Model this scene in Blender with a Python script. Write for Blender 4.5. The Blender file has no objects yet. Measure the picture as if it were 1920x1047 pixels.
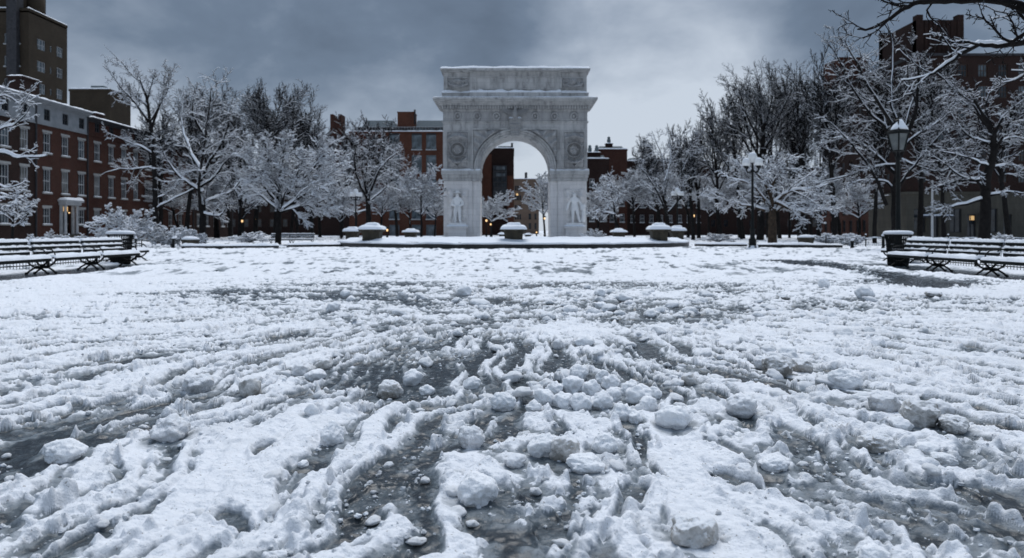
import bpy, bmesh, math, random
import numpy as np
R = math.radians
SC = bpy.context.scene
COL = SC.collection

# ------------------------------------------------------------------ camera
cam = bpy.data.cameras.new("camera")
cam.sensor_width = 36.0
cam.lens = 24.0
cam.shift_y = -91.5/1920
cam.clip_start = 0.05
cam.clip_end = 4000
cam.dof.use_dof = True
cam.dof.focus_distance = 4.6
cam.dof.aperture_fstop = 2.7
camo = bpy.data.objects.new("camera", cam)
camo.location = (0, 0, 1.2)
camo.rotation_euler = (R(90), 0, 0)
COL.objects.link(camo)
SC.camera = camo

# ------------------------------------------------------------------ world (overcast)
SUN_EL, SUN_AZ = R(62), R(9)
W = bpy.data.worlds.new("World")
SC.world = W
W.use_nodes = True
nt = W.node_tree
nt.nodes.clear()
def N(t, typ, **kw):
    n = t.nodes.new(typ)
    for k, v in kw.items():
        if k == 'ins':
            for i, val in v.items():
                n.inputs[i].default_value = val
        else:
            setattr(n, k, v)
    return n
def L(t, a, ai, b, bi):
    t.links.new(a.outputs[ai], b.inputs[bi])
def ramp(t, stops, interp='LINEAR'):
    n = t.nodes.new('ShaderNodeValToRGB')
    cr = n.color_ramp
    cr.interpolation = interp
    while len(cr.elements) < len(stops):
        cr.elements.new(0.5)
    for e, (p, c) in zip(cr.elements, stops):
        e.position = p
        e.color = (c[0], c[1], c[2], 1) if not isinstance(c, (int, float)) else (c, c, c, 1)
    return n
out = N(nt, 'ShaderNodeOutputWorld')
bg = N(nt, 'ShaderNodeBackground', ins={'Strength': 0.1})
L(nt, bg, 0, out, 0)
sky = N(nt, 'ShaderNodeTexSky', sky_type='NISHITA', sun_disc=False, sun_elevation=SUN_EL, sun_rotation=SUN_AZ)
tc = N(nt, 'ShaderNodeTexCoord')
sep = N(nt, 'ShaderNodeSeparateXYZ')
L(nt, tc, 'Generated', sep, 0)
zc = N(nt, 'ShaderNodeMath', operation='MAXIMUM', ins={1: 0.0}); L(nt, sep, 'Z', zc, 0)
za = N(nt, 'ShaderNodeMath', operation='ADD', ins={1: 0.42}); L(nt, zc, 0, za, 0)
dx = N(nt, 'ShaderNodeMath', operation='DIVIDE'); L(nt, sep, 'X', dx, 0); L(nt, za, 0, dx, 1)
dy = N(nt, 'ShaderNodeMath', operation='DIVIDE'); L(nt, sep, 'Y', dy, 0); L(nt, za, 0, dy, 1)
cv = N(nt, 'ShaderNodeCombineXYZ', ins={2: 3.7}); L(nt, dx, 0, cv, 0); L(nt, dy, 0, cv, 1)
n1 = N(nt, 'ShaderNodeTexNoise', ins={'Scale': 1.35, 'Detail': 6.0, 'Roughness': 0.55, 'Distortion': 0.3}); L(nt, cv, 0, n1, 'Vector')
n2 = N(nt, 'ShaderNodeTexNoise', ins={'Scale': 3.4, 'Detail': 5.0, 'Roughness': 0.55, 'Distortion': 0.2}); L(nt, cv, 0, n2, 'Vector')
mxn = N(nt, 'ShaderNodeMath', operation='MULTIPLY_ADD', ins={1: 0.50, 2: 0.0}); L(nt, n2, 'Fac', mxn, 0)
mxm = N(nt, 'ShaderNodeMath', operation='MULTIPLY_ADD', ins={1: 0.56}); L(nt, n1, 'Fac', mxm, 0); L(nt, mxn, 0, mxm, 2)
# bright thin patch of cloud to the right of the arch
d0 = np.array([0.20, 1.0, 0.235]); d0 /= np.linalg.norm(d0)
dot = N(nt, 'ShaderNodeVectorMath', operation='DOT_PRODUCT'); L(nt, tc, 'Generated', dot, 0); dot.inputs[1].default_value = tuple(d0)
spot = N(nt, 'ShaderNodeMapRange', interpolation_type='SMOOTHSTEP', ins={'From Min': 0.972, 'From Max': 1.0, 'To Min': 0.0, 'To Max': 0.32}); L(nt, dot, 'Value', spot, 0)
# brighter towards the horizon
hz = N(nt, 'ShaderNodeMapRange', interpolation_type='SMOOTHSTEP', ins={'From Min': 0.31, 'From Max': 0.0, 'To Min': -0.12, 'To Max': 0.36}); L(nt, zc, 0, hz, 0)
s1 = N(nt, 'ShaderNodeMath', operation='ADD'); L(nt, mxm, 0, s1, 0); L(nt, spot, 0, s1, 1)
s2 = N(nt, 'ShaderNodeMath', operation='ADD'); L(nt, s1, 0, s2, 0); L(nt, hz, 0, s2, 1)
cr = ramp(nt, [(0.30, (0.70, 0.95, 1.34)), (0.49, (1.2, 1.6, 2.2)), (0.66, (2.6, 3.1, 3.85)), (0.86, (4.8, 5.35, 6.1))])
L(nt, s2, 0, cr, 0)
# the cloud deck overhead is brighter than near the horizon, as overcast skies are
zen = N(nt, 'ShaderNodeMapRange', interpolation_type='SMOOTHSTEP', ins={'From Min': 0.36, 'From Max': 0.80, 'To Min': 0.0, 'To Max': 1.0}); L(nt, zc, 0, zen, 0)
zmix = N(nt, 'ShaderNodeMixRGB', ins={2: (3.7, 4.75, 6.4, 1)}); L(nt, zen, 0, zmix, 0); L(nt, cr, 0, zmix, 1)
mix = N(nt, 'ShaderNodeMixRGB', ins={0: 0.94}); L(nt, sky, 0, mix, 1); L(nt, zmix, 0, mix, 2)
L(nt, mix, 0, bg, 'Color')

sun = bpy.data.lights.new("sun", 'SUN')
sun.energy = 1.7
sun.angle = R(36)
sun.color = (1.0, 0.985, 0.97)
suno = bpy.data.objects.new("sun", sun)
_sd = np.array([math.sin(SUN_AZ)*math.cos(SUN_EL), math.cos(SUN_AZ)*math.cos(SUN_EL), math.sin(SUN_EL)])
from mathutils import Vector, noise as mnoise
suno.rotation_euler = Vector(_sd).to_track_quat('Z', 'Y').to_euler()
suno.location = tuple(_sd*60)
COL.objects.link(suno)

SC.view_settings.view_transform = 'Standard'
SC.view_settings.look = 'None'
SC.view_settings.exposure = 0.27
SC.view_settings.gamma = 1.0
SC.cycles.use_denoising = True
SC.cycles.max_bounces = 6
SC.cycles.diffuse_bounces = 3
SC.cycles.glossy_bounces = 3
SC.cycles.caustics_reflective = False
SC.cycles.caustics_refractive = False

# ------------------------------------------------------------------ helpers
H0 = 432.0
def at(px, py, d):
    """Point seen at photo pixel (px, py) at distance d."""
    return ((px-960)/1280*d, d, 1.2+(H0-py)/1280*d)

_perm = {}
def _pt(seed):
    if seed not in _perm:
        rg = np.random.default_rng(seed+1000)
        p = rg.permutation(256)
        a = rg.uniform(0, 2*np.pi, 256)
        g3 = rg.normal(size=(256, 3)); g3 /= np.linalg.norm(g3, axis=1)[:, None]
        _perm[seed] = (np.concatenate([p, p, p]).astype(np.int32), np.cos(a).astype(np.float32), np.sin(a).astype(np.float32), g3.astype(np.float32))
    return _perm[seed]
def noise2(x, y, seed=0):
    p, gx, gy, _ = _pt(seed)
    x = np.asarray(x, np.float32); y = np.asarray(y, np.float32)
    xi = np.floor(x); yi = np.floor(y)
    xf = x-xi; yf = y-yi
    xi = xi.astype(np.int32) & 255; yi = yi.astype(np.int32) & 255
    u = xf*xf*xf*(xf*(xf*6-15)+10); v = yf*yf*yf*(yf*(yf*6-15)+10)
    def g(ix, iy, fx, fy):
        h = p[p[ix]+iy]
        return gx[h]*fx+gy[h]*fy
    a = g(xi, yi, xf, yf); b = g(xi+1, yi, xf-1, yf)
    c = g(xi, yi+1, xf, yf-1); d = g(xi+1, yi+1, xf-1, yf-1)
    return 1.45*(a+u*(b-a)+v*((c+u*(d-c))-(a+u*(b-a))))
def noise3(P, seed=0):
    p, _, _, G = _pt(seed)
    P = np.asarray(P, np.float32)
    I = np.floor(P); F = P-I
    I = I.astype(np.int32) & 255
    U = F*F*F*(F*(F*6-15)+10)
    r = 0
    for dx_ in (0, 1):
        for dy_ in (0, 1):
            for dz_ in (0, 1):
                h = p[p[p[I[:, 0]+dx_]+I[:, 1]+dy_]+I[:, 2]+dz_]
                g = G[h]
                dd = (g*(F-np.array([dx_, dy_, dz_], np.float32))).sum(1)
                w = (U[:, 0] if dx_ else 1-U[:, 0])*(U[:, 1] if dy_ else 1-U[:, 1])*(U[:, 2] if dz_ else 1-U[:, 2])
                r = r+w*dd
    return 1.5*r
def cell2(x, y, seed=0, prob=1.0):
    """(distance to nearest kept jittered cell point, its random number)"""
    rg = np.random.default_rng(seed+77)
    jx = rg.uniform(.1, .9, 65536).astype(np.float32); jy = rg.uniform(.1, .9, 65536).astype(np.float32)
    rv = rg.uniform(0, 1, 65536).astype(np.float32); keep = rg.uniform(0, 1, 65536) < prob
    xi = np.floor(x).astype(np.int32); yi = np.floor(y).astype(np.int32)
    best = np.full(x.shape, 9.0, np.float32); bv = np.zeros(x.shape, np.float32)
    for a in (-1, 0, 1):
        for b in (-1, 0, 1):
            h = (((xi+a)*73 + (yi+b)*5237) ^ ((yi+b)*91)) & 65535
            d = np.hypot(xi+a+jx[h]-x, yi+b+jy[h]-y)
            d = np.where(keep[h], d, 9.0)
            m = d < best
            best = np.where(m, d, best); bv = np.where(m, rv[h], bv)
    return best, bv
def sstep(a, b, x):
    t = np.clip((x-a)/(b-a), 0, 1)
    return t*t*(3-2*t)

def link(o, parent=None):
    COL.objects.link(o)
    if parent is not None:
        o.parent = parent
    return o
def tag(o, label=None, cat=None, group=None, kind=None):
    if label: o['label'] = label
    if cat: o['category'] = cat
    if group: o['group'] = group
    if kind: o['kind'] = kind
    return o
def empty(name, loc=(0, 0, 0), rz=0, label=None, cat=None, group=None):
    o = bpy.data.objects.new(name, None)
    o.empty_display_size = 0.3
    o.location = loc
    o.rotation_euler = (0, 0, rz)
    COL.objects.link(o)
    return tag(o, label, cat, group)
def mesh_np(name, V, F, mats, smooth=True, midx=None, parent=None):
    """V (n,3), F (m,k) with one k"""
    me = bpy.data.meshes.new(name)
    V = np.ascontiguousarray(V, np.float32); F = np.ascontiguousarray(F, np.int32)
    k = F.shape[1]
    me.vertices.add(len(V)); me.vertices.foreach_set('co', V.ravel())
    me.loops.add(F.size); me.loops.foreach_set('vertex_index', F.ravel())
    me.polygons.add(len(F)); me.polygons.foreach_set('loop_start', np.arange(0, F.size, k, dtype=np.int32))
    me.polygons.foreach_set('loop_total', np.full(len(F), k, np.int32))
    me.polygons.foreach_set('use_smooth', np.full(len(F), smooth, bool))
    for m in (mats if isinstance(mats, (list, tuple)) else [mats]):
        me.materials.append(m)
    if midx is not None:
        me.polygons.foreach_set('material_index', np.ascontiguousarray(midx, np.int32))
    me.update(calc_edges=True)
    o = bpy.data.objects.new(name, me)
    return link(o, parent)

class MB:
    """collects shapes, builds ONE mesh object"""
    def __init__(s):
        s.v = []; s.f = []; s.m = []; s.sm = []
    def add(s, verts, faces, mi=0, smooth=False):
        b = len(s.v)
        s.v += [tuple(v) for v in verts]
        for f in faces:
            s.f.append(tuple(i+b for i in f)); s.m.append(mi); s.sm.append(smooth)
    def box(s, x0, x1, y0, y1, z0, z1, mi=0, tx=0, ty=0):
        """tx, ty: inset of the top"""
        v = [(x0, y0, z0), (x1, y0, z0), (x1, y1, z0), (x0, y1, z0),
             (x0+tx, y0+ty, z1), (x1-tx, y0+ty, z1), (x1-tx, y1-ty, z1), (x0+tx, y1-ty, z1)]
        s.add(v, [(3, 2, 1, 0), (4, 5, 6, 7), (0, 1, 5, 4), (1, 2, 6, 5), (2, 3, 7, 6), (3, 0, 4, 7)], mi)
    def lathe(s, prof, n=16, c=(0, 0, 0), mi=0, smooth=True, ax=1, ay=1, rot=0):
        v = []; f = []
        for r, z in prof:
            for k in range(n):
                a = 2*math.pi*k/n+rot
                v.append((c[0]+r*math.cos(a)*ax, c[1]+r*math.sin(a)*ay, c[2]+z))
        for i in range(len(prof)-1):
            for k in range(n):
                k2 = (k+1) % n
                f.append((i*n+k, i*n+k2, (i+1)*n+k2, (i+1)*n+k))
        f.append(tuple(range(n-1, -1, -1)))
        f.append(tuple((len(prof)-1)*n+k for k in range(n)))
        s.add(v, f, mi, smooth)
    def tube(s, pts, rad, n=8, mi=0, smooth=True, flat=1.0):
        P = np.array(pts, float)
        k = len(P)
        rad = [rad]*k if isinstance(rad, (int, float)) else rad
        T = np.gradient(P, axis=0); T /= np.linalg.norm(T, axis=1)[:, None]+1e-9
        mt = np.abs(T).mean(0)
        ref = np.eye(3)[int(np.argmin(mt))]
        v = []
        for i in range(k):
            a = np.cross(T[i], ref); a /= np.linalg.norm(a)+1e-9
            b = np.cross(T[i], a)
            for j in range(n):
                t = 2*math.pi*j/n
                v.append(P[i]+rad[i]*(math.cos(t)*a+flat*math.sin(t)*b))
        f = []
        for i in range(k-1):
            for j in range(n):
                j2 = (j+1) % n
                f.append((i*n+j, i*n+j2, (i+1)*n+j2, (i+1)*n+j))
        f.append(tuple(range(n-1, -1, -1))); f.append(tuple((k-1)*n+j for j in range(n)))
        s.add(v, f, mi, smooth)
    def ball(s, c, r, mi=0, nu=12, nv=8, sz=1.0):
        prof = [(max(1e-4, r*math.sin(math.pi*i/nv)), -r*sz*math.cos(math.pi*i/nv)) for i in range(nv+1)]
        s.lathe(prof, nu, c, mi)
    def snow(s, x0, x1, y0, y1, z, h, seed=0, mi=0, cell=None, edge=None, lump=0.35, freq=1.0, over=0.0):
        """a lumpy blanket of snow lying on a rectangle"""
        x0 -= over; x1 += over; y0 -= over; y1 += over
        cell = cell or max(0.02, min(x1-x0, y1-y0)/5)
        nx = int(min(90, max(4, (x1-x0)/cell))); ny = int(min(90, max(4, (y1-y0)/cell)))
        edge = edge or min(x1-x0, y1-y0)*0.35
        ux = np.linspace(0, 1, nx+1); uy = np.linspace(0, 1, ny+1)
        ux = ux*ux*(3-2*ux)*.4+ux*.6; uy = uy*uy*(3-2*uy)*.4+uy*.6
        X, Y = np.meshgrid(x0+(x1-x0)*ux, y0+(y1-y0)*uy)
        e = np.minimum(np.minimum(X-x0, x1-X), np.minimum(Y-y0, y1-Y))/edge
        e = np.clip(e, 0, 1); e = np.sqrt(np.clip(1-(1-e)**2, 0, 1))
        nz = noise2(X*freq*1.1+seed*3.1, Y*freq*1.1+seed*1.7+z, 5)+.5*noise2(X*freq*3.3+seed, Y*freq*3.3, 6)
        Z = z-0.01+(h+0.01)*e*(1+lump*nz)
        b = len(s.v)
        v = np.stack([X.ravel(), Y.ravel(), Z.ravel()], 1)
        f = []
        w = nx+1
        for j in range(ny):
            for i in range(nx):
                f.append((j*w+i, j*w+i+1, (j+1)*w+i+1, (j+1)*w+i))
        s.add(v, f, mi, True)
    def build(s, name, mats, parent=None, bevel=0, loc=None):
        me = bpy.data.meshes.new(name)
        me.from_pydata(s.v, [], s.f)
        for m in (mats if isinstance(mats, (list, tuple)) else [mats]):
            me.materials.append(m)
        me.polygons.foreach_set('material_index', s.m)
        me.polygons.foreach_set('use_smooth', s.sm)
        me.update()
        o = bpy.data.objects.new(name, me)
        if loc: o.location = loc
        link(o, parent)
        if bevel:
            b = o.modifiers.new('bevel', 'BEVEL'); b.width = bevel; b.segments = 2; b.limit_method = 'ANGLE'; b.angle_limit = R(40)
        return o
def copy_tree(o, parent=None):
    c = o.copy(); COL.objects.link(c)
    if parent is not None: c.parent = parent
    for ch in list(o.children):
        copy_tree(ch, c)
    return c

# ------------------------------------------------------------------ materials
def newmat(name):
    m = bpy.data.materials.new(name); m.use_nodes = True
    t = m.node_tree
    b = t.nodes['Principled BSDF']
    return m, t, b
def mat(name, col, col2=None, scale=3.0, rough=0.8, bump=0.0, bscale=None, spec=0.3, metal=0.0, detail=4.0, stretch=None):
    m, t, b = newmat(name)
    b.inputs['Roughness'].default_value = rough
    b.inputs['Metallic'].default_value = metal
    b.inputs['Specular IOR Level'].default_value = spec
    tc = N(t, 'ShaderNodeTexCoord')
    src = (tc, 'Object')
    if stretch:
        mp = N(t, 'ShaderNodeMapping'); mp.inputs['Scale'].default_value = stretch
        L(t, tc, 'Object', mp, 0); src = (mp, 0)
    n = N(t, 'ShaderNodeTexNoise', ins={'Scale': scale, 'Detail': detail, 'Roughness': 0.6}); L(t, src[0], src[1], n, 'Vector')
    c2 = col2 or tuple(c*0.7 for c in col)
    rp = ramp(t, [(0.33, c2), (0.67, col)]); L(t, n, 'Fac', rp, 0)
    L(t, rp, 0, b, 'Base Color')
    if bump:
        n2_ = N(t, 'ShaderNodeTexNoise', ins={'Scale': bscale or scale*4, 'Detail': 5.0}); L(t, src[0], src[1], n2_, 'Vector')
        bp = N(t, 'ShaderNodeBump', ins={'Strength': bump, 'Distance': 0.05}); L(t, n2_, 'Fac', bp, 'Height'); L(t, bp, 0, b, 'Normal')
    return m
def brick_mat(name, c1, c2, mortar, scale=1.0, stain=0.35):
    """brick courses on vertical walls: u runs along the wall, v is height"""
    m, t, b = newmat(name)
    b.inputs['Roughness'].default_value = 0.9
    b.inputs['Specular IOR Level'].default_value = 0.15
    g = N(t, 'ShaderNodeTexCoord')
    sp = N(t, 'ShaderNodeSeparateXYZ'); L(t, g, 'Object', sp, 0)
    ad = N(t, 'ShaderNodeMath', operation='ADD'); L(t, sp, 0, ad, 0); L(t, sp, 1, ad, 1)
    cb = N(t, 'ShaderNodeCombineXYZ'); L(t, ad, 0, cb, 0); L(t, sp, 2, cb, 1)
    br = N(t, 'ShaderNodeTexBrick', ins={'Scale': scale, 'Color1': (*c1, 1), 'Color2': (*c2, 1), 'Mortar': (*mortar, 1), 'Mortar Size': 0.008, 'Brick Width': 0.23, 'Row Height': 0.075, 'Bias': 0.0})
    L(t, cb, 0, br, 'Vector')
    n = N(t, 'ShaderNodeTexNoise', ins={'Scale': 0.35, 'Detail': 6.0, 'Roughness': 0.65}); L(t, g, 'Object', n, 'Vector')
    rp = ramp(t, [(0.3, 1-stain), (0.7, 1.0)]); L(t, n, 'Fac', rp, 0)
    mu = N(t, 'ShaderNodeMixRGB', blend_type='MULTIPLY', ins={0: 1.0}); L(t, br, 'Color', mu, 1); L(t, rp, 0, mu, 2)
    L(t, mu, 0, b, 'Base Color')
    return m
def snow_mat(name, col=(0.80, 0.83, 0.87), dirt=None, scale=6.0, bump=0.5, bscale=40, lo=0.55, hi=0.75, top=False, sss=0):
    m, t, b = newmat(name)
    b.inputs['Roughness'].default_value = 0.75
    b.inputs['Specular IOR Level'].default_value = 0.25
    tc = N(t, 'ShaderNodeTexCoord')
    if sss:
        b.inputs['Subsurface Weight'].default_value = sss; b.inputs['Subsurface Radius'].default_value = (1.0, 1.0, 1.0); b.inputs['Subsurface Scale'].default_value = .03
    n = N(t, 'ShaderNodeTexNoise', ins={'Scale': scale, 'Detail': 6.0, 'Roughness': 0.65}); L(t, tc, 'Object', n, 'Vector')
    d = dirt or tuple(c*0.9 for c in col)
    rp = ramp(t, [(lo, col), (hi, d)]); L(t, n, 'Fac', rp, 0)
    if top:
        # fresh snow lies on the upper faces only
        g = N(t, 'ShaderNodeNewGeometry'); sp = N(t, 'ShaderNodeSeparateXYZ'); L(t, g, 'Normal', sp, 0)
        a = N(t, 'ShaderNodeMath', operation='MULTIPLY_ADD', ins={1: 1.4}); L(t, n, 'Fac', a, 0); L(t, sp, 'Z', a, 2)
        mr = N(t, 'ShaderNodeMapRange', interpolation_type='SMOOTHSTEP', ins={'From Min': 1.15, 'From Max': 1.6}); L(t, a, 0, mr, 0)
        mx = N(t, 'ShaderNodeMixRGB', ins={2: (0.82, 0.845, 0.875, 1)}); L(t, mr, 0, mx, 0); L(t, rp, 0, mx, 1)
        L(t, mx, 0, b, 'Base Color')
    else:
        L(t, rp, 0, b, 'Base Color')
    n2_ = N(t, 'ShaderNodeTexNoise', ins={'Scale': bscale, 'Detail': 4.0, 'Roughness': 0.7}); L(t, tc, 'Object', n2_, 'Vector')
    bp = N(t, 'ShaderNodeBump', ins={'Strength': bump, 'Distance': 0.02}); L(t, n2_, 'Fac', bp, 'Height'); L(t, bp, 0, b, 'Normal')
    return m
def glass_mat(name, col=(0.012, 0.016, 0.02), rough=0.08, spec=0.5):
    m, t, b = newmat(name)
    tc = N(t, 'ShaderNodeTexCoord')
    n = N(t, 'ShaderNodeTexNoise', ins={'Scale': 0.8, 'Detail': 2.0}); L(t, tc, 'Object', n, 'Vector')
    rp = ramp(t, [(0.4, col), (0.65, tuple(c*2.6 for c in col))]); L(t, n, 'Fac', rp, 0); L(t, rp, 0, b, 'Base Color')
    b.inputs['Roughness'].default_value = rough
    b.inputs['Specular IOR Level'].default_value = spec
    bp = N(t, 'ShaderNodeBump', ins={'Strength': 0.12, 'Distance': 0.05}); L(t, n, 'Fac', bp, 'Height'); L(t, bp, 0, b, 'Normal')
    return m
def glow_mat(name, col, strength):
    m, t, b = newmat(name)
    b.inputs['Base Color'].default_value = (*col, 1)
    b.inputs['Emission Color'].default_value = (*col, 1)
    b.inputs['Emission Strength'].default_value = strength
    return m
M = {}
M['snow'] = snow_mat('snow')
M['tree_snow'] = snow_mat('tree_snow', (0.82, 0.845, 0.88), (0.68, 0.71, 0.76), scale=1.5, bump=0.3, bscale=12, lo=0.45, hi=0.7)
M['bark'] = mat('bark', (0.022, 0.020, 0.019), (0.009, 0.008, 0.008), scale=4, rough=0.95, bump=0.6, spec=0.1)
M['bark_brown'] = mat('bark_brown', (0.085, 0.062, 0.045), (0.03, 0.024, 0.019), scale=3, rough=0.95, bump=0.6, spec=0.1)
M['twig'] = mat('twig', (0.017, 0.0155, 0.015), (0.009, 0.008, 0.008), scale=2, rough=0.95, spec=0.1)
M['marble'] = None
M['iron'] = mat('painted_iron', (0.008, 0.010, 0.010), (0.004, 0.005, 0.005), scale=8, rough=0.6, spec=0.2, bump=0.15)
M['bench_wood'] = mat('bench_wood', (0.008, 0.012, 0.012), (0.004, 0.006, 0.006), scale=4, rough=0.6, spec=0.2, bump=0.2, stretch=(6, 1, 6))
M['dark_stone'] = mat('dark_stone', (0.06, 0.052, 0.036), (0.022, 0.02, 0.016), scale=2.5, rough=0.8, bump=0.4)
M['wet_stone'] = mat('wet_stone', (0.022, 0.024, 0.024), (0.008, 0.009, 0.009), scale=1.5, rough=0.35, bump=0.4)
M['glass'] = glass_mat('window_glass')
M['glass_light'] = glass_mat('window_glass_pale', (0.05, 0.065, 0.075), 0.15, 0.6)  # paler, bluish glass
M['white_paint'] = mat('white_paint', (0.46, 0.47, 0.48), (0.34, 0.35, 0.36), scale=2, rough=0.7)
M['lit'] = glow_mat('lit_window', (1.0, 0.62, 0.26), .4)
M['lamp_glow'] = glow_mat('lamp_glow', (1.0, 0.62, 0.28), 1.0)
# ------------------------------------------------------------------ where the large clods lie
# px, py (bottom of the clod in the photo), width px, height ratio, look, label
CL = [
 (893, 945, 78, .74, 'w', 'large clean white block of snow standing alone on the wet slush in front'),
 (882, 838, 52, .86, 'g', 'rounded grey clod with a white top, behind the large clean block'),
 (1303, 1025, 86, .66, 't', 'dirty tan clod lying on smooth white snow near the front edge'),
 (1057, 863, 56, .95, 't', 'tan upright clod leaning on a white one at the foot of the heap'),
 (1018, 856, 52, .9, 'w', 'white clod pressed against the tan upright clod'),
 (1133, 848, 48, .8, 'w', 'white round clod beside the tan upright clod, below the heap'),
 (1097, 884, 66, .52, 'w', 'flat white slab of snow in front of the tan upright clod'),
 (968, 874, 40, .62, 'g', 'flat grey clod in slush just behind the large clean block'),
 (1450, 880, 50, .6, 'w', 'flat topped white clod standing in dark slush, alone'),
 (1640, 1060, 54, .7, 'w', 'clean white lump of snow cut off by the front edge'),
 (320, 826, 66, .72, 'g', 'pitted grey clod at the end of a snow ridge beside the ruts'),
 (118, 866, 68, .62, 'w', 'white smooth clod on the ruts near the edge of the photo'),
 (622, 832, 46, .95, 'w', 'tall white egg shaped clod standing alone on clean snow'),
 (372, 735, 54, .72, 'g', 'wide grey stained clod among dark ruts'),
 (470, 742, 38, 1.0, 't', 'upright tan stained clod among dark ruts'),
 (562, 704, 34, .8, 'g', 'small clod with a brown shaded base, first of a row of three'),
 (606, 692, 30, .85, 't', 'small brown sided clod, uppermost of a row of three'),
 (592, 712, 38, .65, 'w', 'small white clod, lowest of a row of three'),
 (730, 745, 44, .8, 't', 'brown stained round clod lying in slush'),
 (773, 720, 40, .8, 'w', 'white round clod above a brown stained one'),
 (800, 738, 30, .75, 'w', 'little white clod beside a brown stained one'),
 (943, 768, 44, .85, 'w', 'white clod lying just outside the heap in dark slush'),
 (885, 727, 36, .7, 'w', 'white lump in the darkest wet slush'),
 (1262, 803, 62, .8, 'w', 'big lumpy white clod next to the heap'),
 (1390, 780, 56, .8, 'g', 'white topped clod with a grey underside, apart from the heap'),
 (1290, 720, 30, .8, 't', 'small tan clod above the big lumpy one'),
 (1458, 704, 56, .72, 'd', 'dirty dark pitted clod on the snow bank'),
 (1502, 696, 42, .7, 't', 'dirty tan clod next to the dark pitted one on the snow bank'),
 (1725, 800, 64, .84, 'd', 'tall dirty boulder of old snow with dark grit'),
 (1788, 810, 54, .66, 'd', 'low dirty clod leaning on the tall dirty boulder'),
 (1645, 846, 62, .6, 't', 'angular tan slab of snow with a sharp edge'),
 (1657, 770, 52, .7, 'g', 'grey pitted slab tilted against the snow bank'),
 (1585, 728, 54, .75, 'w', 'smooth white clod hanging on the snow bank slope'),
 (1622, 560, 32, .85, 'w', 'big white clod far back in front of the benches'),
 (1545, 540, 20, 1.1, 'w', 'upright white lump far back with a dark hollow under it'),
 (1468, 562, 24, .5, 'd', 'low dark clod added for a dark hollow far back on white snow'),  # solid clod standing in for a dark hollow in the snow
 (1750, 556, 28, .5, 'd', 'low dark brown clod added for a dark hollow far back towards the benches'),  # likewise a clod added in place of a dark hollow
 (870, 554, 30, .7, 'w', 'wide white clod at the back of the slush patch'),
 (625, 584, 26, .85, 'w', 'white ball of snow at the far left end of the slush patch'),
 (650, 558, 24, .7, 'w', 'white lump on the far rim of the slush patch'),
 (755, 562, 20, .9, 'g', 'grey ball of snow in the far slush patch'),
 (1045, 652, 22, .9, 'g', 'grey ball of snow on the white tongue of snow'),
 (1095, 648, 36, .6, 'w', 'white flattish lump on the white tongue of snow'),
 (1125, 556, 22, .8, 'w', 'white ball of snow beyond the white tongue'),
 (1128, 580, 26, .7, 'w', 'white lump beside the far end of the white tongue'),
 (1740, 850, 40, .5, 'w', 'low white lump below the tall dirty boulder'),
 (1770, 870, 46, .5, 'g', 'grey crusted lump below the tall dirty boulder'),
 (585, 780, 26, 1.0, 'w', 'small white pebble of snow near the egg shaped clod'),
 (1395, 884, 30, .55, 'g', 'small grey lump in slush beside the flat topped clod'),
 (568, 872, 22, .6, 'w', 'small white crumb on smooth clean snow'),
 (1432, 690, 34, .8, 'g', 'small grey clod just left of the dark pitted one on the snow bank'),
 (1478, 678, 40, .8, 'w', 'white clod right behind the dark pitted one on the snow bank'),
 (1765, 780, 40, .8, 'g', 'grey clod wedged between the tall dirty boulder and the low one'),
 (1690, 806, 40, .7, 'w', 'white lump at the left foot of the tall dirty boulder'),
]
HEAP = [(1020, 758, 40), (1075, 737, 44), (1090, 768, 40), (1128, 765, 40), (1166, 786, 42), (1198, 757, 46), (1180, 738, 34), (1146, 728, 36), (1086, 712, 36),
        (1056, 762, 36), (1110, 740, 36), (1150, 752, 34), (1040, 738, 32), (1215, 770, 34), (1130, 716, 30), (1000, 772, 28), (1190, 790, 30), (1225, 745, 28)]

def clod_xy(px, py, wpx):
    d = 1.175*1280/(py-H0); d += .42*wpx/1280*d
    return (px-960)/1280*d, d, wpx/1280*d*1.06
MOAT = []
for c_ in CL:
    MOAT.append((*clod_xy(c_[0], c_[1], c_[2]), 0 if 'clean' in c_[5] and 'slush' not in c_[5] or 'bank' in c_[5] or 'smooth' in c_[5] else 1))
for c_ in HEAP:
    MOAT.append((*clod_xy(*c_), 1))
# ------------------------------------------------------------------ ground
FOOT = []
_rf = random.Random(5)
for i in range(15):
    d = 2.3+3.6*_rf.random()**1.3
    FOOT.append(((_rf.random()*2-1)*0.72*d, d, _rf.uniform(-0.7, 0.7), _rf.uniform(.8, 1.1)))
FOOT += [(0.165, 2.66, 0.15, 1.15), (-0.05, 3.05, 0.5, 1.3), (0.55, 3.05, -0.2, 1.1), (-0.62, 3.0, -0.5, 1.3), (1.05, 3.2, 0.5, 1.2)]

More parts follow.
